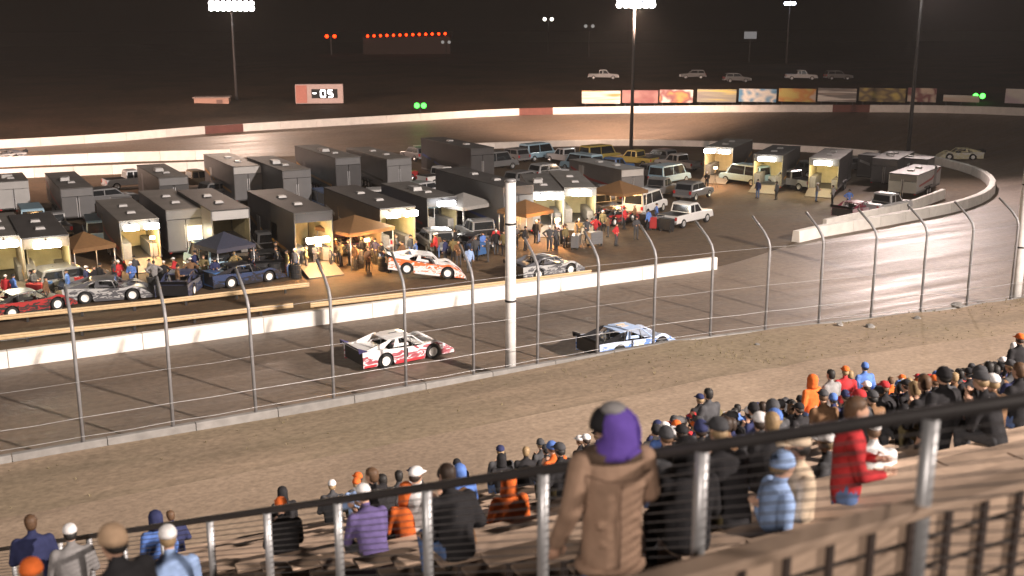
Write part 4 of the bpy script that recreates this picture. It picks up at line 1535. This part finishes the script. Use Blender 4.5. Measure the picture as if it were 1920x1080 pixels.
HAIRM = [mat('hair_%d' % k, c, .6, var=.3, scale=30) for k, c in enumerate(((.03, .018, .012), (.10, .055, .03), (.015, .013, .012), (.25, .17, .09)))]
cap_m = dome(.093, .114, .10, .035)
cap_m.loft([[(x, .10 + d_, .04 - .02 * (d_ > .05)), (x, .10 + d_, .032 - .02 * (d_ > .05)), (-x, .10 + d_, .032 - .02 * (d_ > .05)), (-x, .10 + d_, .04 - .02 * (d_ > .05))] for x, d_ in ((.075, -.03), (.07, .05), (.04, .085))])
HEADW = {'cap': cap_m.mesh('cap', WHITEP, True), 'beanie': dome(.092, .113, .128, .0).mesh('beanie', WHITEP, True),
         'hair': MB().loft([ring((0, yo, z_), rx, ry, 14) for z_, rx, ry, yo in ((-.075, .058, .06, -.035), (-.04, .072, .078, -.028), (.0, .081, .088, -.02), (.04, .0845, .098, -.008), (.08, .077, .092, -.006), (.108, .052, .064, -.006), (.126, .01, .01, -.006))]).mesh('hair', HAIRM[0], True)}
hd_ = MB()
hd_.loft([ring((0, -.015 - .0 * k, z_), rx, ry, 14) for k, (z_, rx, ry) in enumerate(((-.17, .125, .12), (-.12, .115, .125), (-.05, .108, .128), (.04, .11, .13), (.10, .088, .105), (.135, .04, .05)))])
HEADW['hood'] = hd_.mesh('hood', WHITEP, True)

CL = {n: mat('cloth_' + n, c, .9, var=.22, scale=9, bump=.25, spec=.15) for n, c in (('black', (.022, .021, .023)), ('navy', (.03, .035, .09)), ('charcoal', (.06, .06, .065)), ('grey', (.22, .21, .21)), ('white', (.74, .72, .72)),
      ('orange', (.6, .13, .03)), ('red', (.42, .035, .04)), ('blue', (.09, .17, .45)), ('light_blue', (.30, .42, .68)), ('purple', (.13, .10, .24)), ('tan', (.42, .29, .19)), ('cream', (.58, .46, .34)), ('olive', (.15, .12, .06)),
      ('brown', (.16, .09, .05)), ('denim', (.10, .16, .32)), ('green', (.05, .22, .14)), ('camouflage', (.13, .11, .06)))}
SHOE = mat('shoe', (.03, .025, .02), .6)


def person(pose, loc, rz, jacket, trousers, headwear, headcol, label, group=None, sleeves=None, scale=1.0, skin=None):
    me, H_ = BODY[pose]
    o = link('person', me)
    o.location = loc
    o.rotation_euler = (0, 0, rz)
    o.scale = (scale,) * 3
    for k, mt_ in enumerate((CL[jacket], CL[trousers], skin or SKIN, SHOE, CL[sleeves or jacket])):
        o.material_slots[k].link = 'OBJECT'
        o.material_slots[k].material = mt_
    tag(o, label, 'person', group)
    hc, hy, nod = H_
    if headwear in ('cap', 'beanie'):
        hh_ = link('hair', HEADW['hair'], o)
        hh_.location = Vector(hc) - Vector((0, 0, .02))
        hh_.scale = (1, 1, .55)
        hh_.rotation_euler = (nod, 0, hy)
        hh_.material_slots[0].link = 'OBJECT'
        hh_.material_slots[0].material = random.choice(HAIRM)
    h = link(headwear, HEADW[headwear], o)
    h.location = hc
    h.rotation_euler = (nod, 0, hy)
    h.material_slots[0].link = 'OBJECT'
    h.material_slots[0].material = random.choice(HAIRM) if headwear == 'hair' else CL[headcol]
    return o


# ------------------------------------------------------------------ the grandstand seating
SEAT_UP = .25
stand = empty('bleacher', sw(12, 12, 0), -SA, 'stepped wooden bleacher with long plank seats below the rail', 'bleacher')
SW0 = stand.location.copy()
ROWS = [2.0 + .75 * k for k in range(27)]


def loc_s(xs, ys, z):
    """stand coordinates -> local coordinates of the bleacher empty"""
    return (xs - 12, ys - 12, z)


plank_cache = {}


def plank(length, wdt, th, nm, mt_):
    key = (round(length, 2), wdt, th, nm)
    if key not in plank_cache:
        plank_cache[key] = MB().box((length / 2, 0, 0), (length, wdt, th)).mesh(nm, mt_, bevel=.008)
    return plank_cache[key]


for k, ys in enumerate(ROWS):
    z = plane_z(ys) + SEAT_UP
    x0 = rail_xs(ys) + 1.3
    for (a, ln) in [(x0, 5.0)] + [(x0 + 5.02 + 6.02 * q, 6.0) for q in range(5)]:
        if proj(sw(a, ys, z))[0] > 2050:
            continue
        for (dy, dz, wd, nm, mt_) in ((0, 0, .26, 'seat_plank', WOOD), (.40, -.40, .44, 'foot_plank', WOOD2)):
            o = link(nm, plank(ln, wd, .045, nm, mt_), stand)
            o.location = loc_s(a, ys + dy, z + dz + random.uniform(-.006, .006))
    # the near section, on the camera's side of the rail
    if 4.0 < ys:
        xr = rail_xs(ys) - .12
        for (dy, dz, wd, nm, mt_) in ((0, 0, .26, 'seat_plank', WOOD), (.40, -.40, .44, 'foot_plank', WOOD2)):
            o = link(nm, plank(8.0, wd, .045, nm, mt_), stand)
            o.location = loc_s(xr - 8.0, ys + dy, z + dz)
    # aisle steps
    for q in range(2):
        o = link('step', plank(1.2, .36, .05, 'step', GREY_CONC), stand)
        yy = ys + .19 + .375 * q
        o.location = loc_s(rail_xs(yy) + .06, yy, plane_z(yy) - .12)
    # brackets that carry the seats in the nearer rows
    if ys < 13:
        n_ = 16 if ys < 8 else 10
        for q in range(n_):
            xq = x0 + .25 + q * (.62 if ys < 8 else 1.1)
            o = link('bracket', plank(.07, .05, .38, 'bracket', mat('bracket_paint', (.06, .045, .04), .6)), stand)
            o.location = loc_s(xq, ys + .02, z - .215)
# stringers under the seats
for q in range(22):
    xq = -14 + q * 2.4
    m_ = MB()
    a, b = (xq, 1.6), (xq, 22.4)
    MBs = [loc_s(xq, 1.6, plane_z(1.6) - .32), loc_s(xq, 22.3, plane_z(22.3) - .32)]
    m_.prism([(MBs[0][1], MBs[0][2]), (MBs[1][1], MBs[1][2]), (MBs[1][1], MBs[1][2] - .3), (MBs[0][1], MBs[0][2] - .3)], MBs[0][0] - .04, MBs[0][0] + .04, axis='x')
    m_.build('stringer', DARKSTEEL, stand)
    for ys in (8.0, 15.0, 22.0):
        z = plane_z(ys) - .5
        MB().box((*loc_s(xq, ys, 0)[:2], z / 2), (.12, .12, z)).build('column', DARKSTEEL, stand)
# skirt boards along the front of the seating
for q in range(9):
    o = MB().box((0, 0, 0), (5.98, .04, 1.5)).build('skirt_board', WOOD2, stand)
    o.location = loc_s(-14 + 6 * q + 3, 22.45, plane_z(22.4) - .9)

# guard panel of boards with dark uprights, in front of the camera on the right
ga, gb = atd(1395, 1044, 4.9), atd(1990, 896, 5.9)
gp = empty('board_fence', ga, math.atan2(gb.y - ga.y, gb.x - ga.x), 'fence of wide wooden boards with dark uprights at the near edge of the bleacher', 'board fence')
gl = (gb - ga).length + 1.4
x_off = -1.2
slope_ = 0
MB().box((x_off + gl / 2, 0, .0), (gl, .14, .05)).build('top_board', WOOD, gp, bevel=.008)
for k in range(5):
    MB().box((x_off + gl / 2, .03, -.12 - .165 * k), (gl, .03, .125)).build('board', WOOD, gp, bevel=.004)
for k in range(5):
    MB().box((x_off + gl / 2, .052, -.037 - .165 * k), (gl, .012, .06)).build('seam_shade', DARKSTEEL, gp)  # dark strips added behind the gaps so the seams read as shade
n_up = int(gl / .27)
for k in range(n_up):
    MB().box((x_off + .1 + k * .27, -.012, -.42), (.03, .03, .8)).build('upright', mat('bracket_paint', (.06, .045, .04), .6), gp)
gp['_z'] = 1
gp.location.z = ga.z

# ------------------------------------------------------------------ the sloping aisle rail
rail = empty('aisle_rail', sw(rail_xs(10), 10, plane_z(10)), 0, 'dark sloping handrail on galvanised posts with wire infill down the aisle', 'railing')
R0 = Vector(rail.location)


def rail_pt(n, up=0.0):
    px = (500 + 66 * n) / (1 - .105 * n)
    py = 1030 - .146 * px
    return atd(px, py, 11.1 * (1 - .105 * n)) + Vector((0, 0, up))


pa, pb = rail_pt(-9.6), rail_pt(7.5)


def rail_at(n, up=0.0):
    t = (n + 9.6) / 17.1
    return pa.lerp(pb, t) + Vector((0, 0, up)) - R0


MB().tube([rail_at(-9.6), rail_at(-4), rail_at(2), rail_at(7.5)], .038, 10).build('handrail', mat('rail_paint', (.055, .05, .05), .5, .2), rail, True)
for n in range(-9, 8):
    p = rail_at(n)
    MB().tube([p - Vector((0, 0, .03)), p - Vector((0, 0, .6)), p - Vector((0, 0, 1.35))], .043, 10).build('post', STEEL, rail, True)
    MB().box(tuple(p - Vector((0, 0, 1.34))), (.16, .16, .03)).build('base_plate', STEEL, rail)
for k in range(16):
    MB().tube([rail_at(-9.6, -.10 - .062 * k), rail_at(7.5, -.10 - .062 * k)], .0045, 4).build('wire', mat('wire_grey', (.16, .15, .15), .5, .3), rail)
MB().tube([rail_at(-9.6, -1.08), rail_at(7.5, -1.08)], .025, 8).build('bottom_rail', DARKSTEEL, rail, True)

# ------------------------------------------------------------------ the man in the tan work coat at the rail
hc = atd(1150, 800, 6.45)
man_z = hc.z - 1.60
coat_arms = {**arm(-1, (-.285, -.09, 1.12), (-.335, .04, .86), (-.1, .2, -1), .5, (-.198, -.01, 1.38)), **arm(1, (.262, .05, 1.13), (.22, .27, .98), (-.2, 1, -.2), .9, (.198, .0, 1.38))}
b = 1.0
torso = [((0, y_, z_), rx * .86, ry * .95, 0) for z_, rx, ry, y_ in ((.70, .215, .165, -.01), (.78, .225, .17, -.01), (.92, .218, .168, -.01), (1.05, .215, .165, -.01), (1.18, .228, .17, -.015), (1.30, .245, .165, -.015), (1.38, .235, .14, -.01), (1.44, .175, .105, 0), (1.485, .10, .09, .01))]
L_ = [((0, .01, 1.45), .07, (0, .025, 1.56), .06, 2)]
for s in (-1, 1):
    L_ += [((s * .09, 0, .66), .08, (s * .12, .015, .50), .082, 1), ((s * .12, .015, .50), .08, (s * .13, -.02, .10), .068, 1), ((s * .13, -.05, .055), .052, (s * .15, .16, .04), .04, 3)]
hands = []
for s, (sh, el, wr, hdv, cu) in coat_arms.items():
    L_ += [(sh, .083, el, .07, 4), (el, .07, wr, .054, 4)]
    hands.append((wr, hdv, s, cu))
# folds of the heavy coat: rolls across the waist and elbows
for (q0, r0, q1, r1) in (((-.12, -.138, 1.02), .022, (.13, -.142, 1.07), .02), ((-.10, -.143, .90), .018, (.14, -.135, .95), .02), ((-.03, -.146, 1.15), .018, (.16, -.125, 1.26), .02)):
    L_.append((q0, r0, q1, r1, 0))
me = make_body('man_body', L_, torso, ((0, .04, 1.59), R(55), 0), hands, .012, .6, 3)
BODY['man'] = (me, ((0, .03, 1.645), R(-18), 0))
COAT = mat('work_coat', (.30, .198, .14), .88, var=.18, scale=7, bump=.5, spec=.15, detail=6)
HOODP = mat('purple_hood', (.13, .075, .36), .85, var=.15, scale=10, bump=.3, spec=.15)
man = link('person', me)
man.location = (hc.x, hc.y, man_z)
man.rotation_euler = (0, 0, R(-16))
for k, mt_ in enumerate((COAT, CL['denim'], SKIN, SHOE, COAT)):
    man.material_slots[k].link = 'OBJECT'
    man.material_slots[k].material = mt_
tag(man, 'person in tan work coat and purple hood standing with back turned at the rail', 'person')
# hood pulled over the head, open in front, gathered at the neck
m_ = MB()
rings_ = []
for z_, rx, ry, yo in ((1.43, .165, .125, -.02), (1.465, .158, .135, -.03), (1.50, .142, .142, -.03), (1.55, .138, .15, -.02), (1.60, .142, .156, -.008), (1.65, .136, .15, -.004), (1.69, .112, .125, -.004), (1.725, .065, .075, -.006), (1.737, .01, .012, -.006)):
    r_ = []
    for q in range(20):
        a = 6.2832 * q / 20
        fx, fy = rx * math.cos(a), ry * math.sin(a)
        if fy > 0 and z_ > 1.5:
            fy *= .55                      # the face opening
        wob = .94 * (1 + .03 * math.sin(5 * a + z_ * 40))
        r_.append((fx * wob, yo + fy * wob, z_))
    rings_.append(r_)
m_.loft(rings_)
h = m_.build('hood', HOODP, man, True)
h.rotation_euler = (0, 0, R(55))
m_ = MB().tube([(0, -.155, 1.47), (0, -.168, 1.55), (0, -.165, 1.61), (0, -.14, 1.68), (0, -.07, 1.73)], .009, 6)
m_.tube([(.10, -.12, 1.455), (.0, -.165, 1.47), (-.10, -.125, 1.455)], .014, 6).build('hood_seam', HOODP, h, True)
m_ = dome(.118, .125, .13, 1.59, 16, 5)
m_.v = [(x * .9 - .035, y + .02, z) for x, y, z in m_.v]
m_.build('opening_shade', CL['black'], man, True)  # black dome added to put shade into the hood opening
m_ = MB().loft([ring((0, .0, z_), rx, ry, 18) for z_, rx, ry in ((.675, .222, .172), (.70, .228, .178), (.725, .222, .172))])
m_.build('hem', COAT, man, True)
MB().tube([(0, -.174, .75), (.004, -.178, .95), (-.003, -.176, 1.15), (0, -.186, 1.30)], .006, 5).build('back_seam', mat('coat_seam', (.19, .12, .085), .9), man, True)
MB().tube([(-.20, -.10, 1.345), (-.10, -.168, 1.325), (0, -.187, 1.32), (.10, -.168, 1.325), (.20, -.10, 1.345)], .006, 5).build('yoke_seam', mat('coat_seam', (.19, .12, .085), .9), man, True)
m_ = MB().loft([ring((0, -.005, z_), rx, ry, 18) for z_, rx, ry in ((1.405, .205, .13), (1.44, .188, .132), (1.465, .172, .128))])
m_.build('collar', mat('coat_collar', (.10, .065, .045), .9, var=.2, scale=20), man, True)
m_ = dome(.085, .085, .05, 1.705, 14, 3)
m_.build('cap', CL['grey'], man, True)

# ------------------------------------------------------------------ spectators
JACK = ['black'] * 9 + ['navy'] * 7 + ['charcoal'] * 7 + ['grey'] * 2 + ['brown', 'tan', 'camouflage', 'blue', 'light_blue', 'red', 'orange', 'white', 'green', 'grey']
HATS = [('hair', '')] * 5 + [('cap', 'white'), ('cap', 'navy'), ('cap', 'white'), ('beanie', 'black'), ('beanie', 'charcoal'), ('cap', 'charcoal'), ('beanie', 'navy'), ('cap', 'orange'), ('hood', None), ('cap', 'black'), ('beanie', 'blue'), ('cap', 'red')]
rng = random.Random(23)
taken = []


def spectator(xs, ys, pose=None, jacket=None, trousers=None, hat=None, where='on the lower bleacher rows'):
    z = plane_z(ys) + SEAT_UP + .024
    pose = pose or rng.choice(('sit_lap', 'sit_lean', 'sit_knees', 'sit_lap'))
    jacket = jacket or (rng.choice(JACK) if ys > 15 else rng.choice(('black', 'navy', 'charcoal', 'black', 'brown', 'charcoal', 'black')))
    hw, hcol = hat or rng.choice(HATS)
    hcol = hcol or jacket
    if pose.startswith('stand'):
        z = plane_z(ys) + SEAT_UP - .40 + .024
        yy = ys + .38
    else:
        yy = ys
    lab = '%s clad person %s %s %s' % (jacket.replace('_', ' '), {'hair': 'with bare head', 'cap': 'in %s cap' % hcol, 'beanie': 'in %s knit hat' % hcol, 'hood': 'with hood up'}[hw],
                                           {'stand_down': 'standing', 'stand_front': 'arms folded', 'sit_lap': 'seated', 'sit_lean': 'leaning forward', 'sit_knees': 'hands on knees'}[pose], where)
    o = person(pose, sw(xs, yy, z), -SA + R(rng.uniform(-22, 22)), jacket, trousers or rng.choice(('denim', 'black', 'charcoal', 'denim', 'olive')), hw, hcol, lab, 'spectators on the bleacher', None, rng.uniform(.94, 1.05))
    taken.append((xs, ys))
    return o


for ys in ROWS:
    x0 = rail_xs(ys) + 1.5
    for k in range(80):
        xs = x0 + k * .56 + rng.uniform(-.08, .08)
        u, v, dep = proj(sw(xs, ys, plane_z(ys) + 1.0))
        if u > 1960 or u < -30 or v > 1150:
            continue
        if ys > 18.5:
            pr = .8 if u > 1230 else (.22 if u > 620 else .10)
        elif ys > 14:
            pr = .62 if u > 1230 else .05
        elif ys > 8:
            pr = .45 if 1230 < u < 1480 or u > 1830 else (.22 if u > 1480 else .02)
        else:
            pr = .10 if 1230 < u < 1400 else 0.0
        if rng.random() < pr:
            stand_up = rng.random() < (.06 if ys > 14 else .0)
            spectator(xs, ys, rng.choice(('stand_down', 'stand_front')) if stand_up else None, where='on the crowded front rows' if ys > 18.5 else ('on the middle bleacher rows' if ys > 10 else 'on the upper rows near the rail'))


def at_head(px, py, dist, hz):
    """where a figure stands whose head centre is seen there: real position at that distance"""
    q = atd(px, py, dist)
    return Vector((q.x, q.y, q.z - hz))


# people who stand out in the photograph
person('stand_front', at_head(1594, 768, 9.3, 1.645), R(-122), 'red', 'denim', 'hair', '', 'person in red jacket and blue jeans standing side on behind the board fence', 'spectators on the bleacher')
person('stand_front', at_head(1508, 838, 9.0, 1.645), R(58), 'cream', 'olive', 'cap', 'cream', 'person in cream jacket and olive trousers standing beside the red jacket', 'spectators on the bleacher')
person('stand_down', at_head(1462, 872, 8.8, 1.645), R(-112), 'light_blue', 'denim', 'beanie', 'light_blue', 'person all in light blue standing left of the cream jacket', 'spectators on the bleacher')
person('sit_lap', at_head(1562, 832, 12.5, .80), -SA + R(30), 'charcoal', 'charcoal', 'cap', 'white', 'person with white cap seated just left of the red jacket', 'spectators on the bleacher')
person('sit_lean', at_head(1648, 822, 12.5, .80), -SA + R(-30), 'white', 'charcoal', 'cap', 'white', 'person in white jacket and white cap seated right of the red jacket', 'spectators on the bleacher')
person('stand_down', at_head(1772, 706, 13.5, 1.645), -SA, 'black', 'black', 'beanie', 'black', 'tall person all in black standing above the crowded rows', 'spectators on the bleacher')
person('stand_front', at_head(703, 893, 15.0, 1.645), -SA + R(40), 'black', 'black', 'hair', '', 'person in black coat standing behind the rail left of the white hooded top', 'spectators on the bleacher')
person('stand_down', at_head(778, 893, 14.5, 1.645), -SA - R(60), 'white', 'charcoal', 'cap', 'white', 'person in white hooded top and white cap standing behind the rail', 'spectators on the bleacher')
person('sit_lap', at_head(865, 887, 17.5, .80), -SA, 'blue', 'denim', 'hood', 'blue', 'person in bright blue with hood up seated past the white hooded one', 'spectators on the bleacher')
person('sit_lean', at_head(700, 940, 13.2, .80), -SA + R(10), 'purple', 'charcoal', 'cap', 'white', 'person in purple jacket and white cap seated behind the wire rail', 'spectators on the bleacher')
person('sit_lap', at_head(765, 925, 14.5, .80), -SA, 'orange', 'black', 'hood', 'orange', 'person in orange with hood up seated beside the purple jacket', 'spectators on the bleacher')
person('sit_lap', at_head(958, 908, 14.5, .80), -SA, 'orange', 'black', 'hood', 'orange', 'person in orange with hood up seated left of the tan work coat', 'spectators on the bleacher')
person('sit_lean', at_head(535, 962, 15.5, .80), -SA, 'black', 'charcoal', 'cap', 'orange', 'person in black with bright orange cap behind the rail posts', 'spectators on the bleacher')
person('stand_down', at_head(292, 972, 17.0, 1.645), -SA + R(20), 'blue', 'denim', 'hood', 'navy', 'person in blue jacket and navy hood standing at the low end of the rail', 'spectators on the bleacher')
person('sit_lap', at_head(228, 1020, 7.2, .80), -SA + R(35), 'black', 'black', 'beanie', 'tan', 'person in black coat and tan knit hat on the near side of the rail', 'spectators on the bleacher')
person('sit_lean', at_head(322, 1030, 10.5, .80), -SA, 'light_blue', 'white', 'cap', 'white', 'person in pale blue jacket and white cap beside the black coat', 'spectators on the bleacher')
person('sit_lap', at_head(58, 985, 14.5, .80), -SA, 'navy', 'black', 'hair', '', 'person in navy jacket seated at the lowest rows by the rail end', 'spectators on the bleacher')
person('sit_lap', at_head(132, 1005, 14.0, .80), -SA, 'grey', 'black', 'cap', 'white', 'person in grey jacket and white cap next to the navy jacket', 'spectators on the bleacher')
person('sit_lap', at_head(60, 1085, 8.5, .80), -SA, 'charcoal', 'black', 'cap', 'orange', 'person with orange cap low on the near side of the rail', 'spectators on the bleacher')

# pit crews
crew_rng = random.Random(5)
CREW = [(int(30 + 37.5 * q_), int(572 - 3.6 * q_ * 37.5 / 37.5 - (q_ * 7) % 23)) for q_ in range(32)] + [(335, 552), (360, 538), (520, 512), (575, 512), (620, 508), (655, 498), (680, 490), (690, 512), (755, 500), (820, 485), (835, 495), (860, 500), (915, 492), (945, 480), (985, 470), (1030, 470), (1085, 455), (1100, 452), (1140, 445), (1215, 432), (65, 560), (190, 548), (225, 542), (1420, 372), (1590, 392), (130, 560), (165, 552), (250, 545), (285, 535), (310, 540), (385, 530), (405, 525), (430, 515), (540, 520), (555, 505), (700, 490), (715, 500), (730, 512), (850, 490), (880, 512), (905, 480), (930, 470), (1010, 455), (1045, 460),
        (1060, 465), (1115, 440), (1130, 435), (1190, 425), (1170, 430), (1455, 375), (1530, 378), (1325, 355), (1560, 385), (640, 500), (15, 570), (90, 575), (475, 515), (770, 488), (1230, 420)]
for k, (px, py) in enumerate(CREW):
    j = 'light_blue' if (px, py) == (880, 512) else crew_rng.choice(('black', 'navy', 'charcoal', 'grey', 'red', 'brown', 'black', 'olive', 'charcoal', 'blue'))
    t_ = crew_rng.choice(('denim', 'black', 'charcoal', 'black'))
    p = at(px, py)
    ps_ = crew_rng.choice(('stand_down', 'stand_front', 'stand_akimbo'))
    hw_ = crew_rng.choice((('cap', 'black'), ('hair', ''), ('beanie', 'black'), ('cap', 'white')))
    near_ = 'by the lit tan trailers' if px < 160 else 'by the brightly lit trailer' if px < 330 else 'by the dark blue canopy' if px < 480 else 'by the dark trailer' if px < 630 else 'by the long tan trailer' if px < 790 else 'beside pit lane' if px < 960 else 'by the white lit trailers' if px < 1130 else 'by the far trailers'
    person(ps_, (p.x, p.y, .01), crew_rng.uniform(0, 6.28), j, t_, *hw_,
           '%s clad crew member %s %s %s' % (j.replace('_', ' '), {'cap': '%s capped' % hw_[1], 'hair': 'bareheaded', 'beanie': 'in knit hat'}[hw_[0]], {'stand_down': 'standing', 'stand_front': 'gesturing', 'stand_akimbo': 'hands on hips'}[ps_], near_),
           'pit crews in the infield', None, crew_rng.uniform(.95, 1.05))

# ------------------------------------------------------------------ dust hanging in the night air
hz = MB().box((150, 150, 23.3), (1300, 1100, 49.5)).build('haze', [])
hm_ = bpy.data.materials.new('haze')
hm_.use_nodes = True
t = hm_.node_tree
t.nodes.clear()
v = t.nodes.new('ShaderNodeVolumePrincipled')
v.inputs['Color'].default_value = (.9, .85, .82, 1)
v.inputs['Density'].default_value = .00018
oo = t.nodes.new('ShaderNodeOutputMaterial')
t.links.new(v.outputs[0], oo.inputs['Volume'])
hz.data.materials.append(hm_)
tag(hz, 'thin dust haze hanging in the floodlit air', 'haze', kind='stuff')
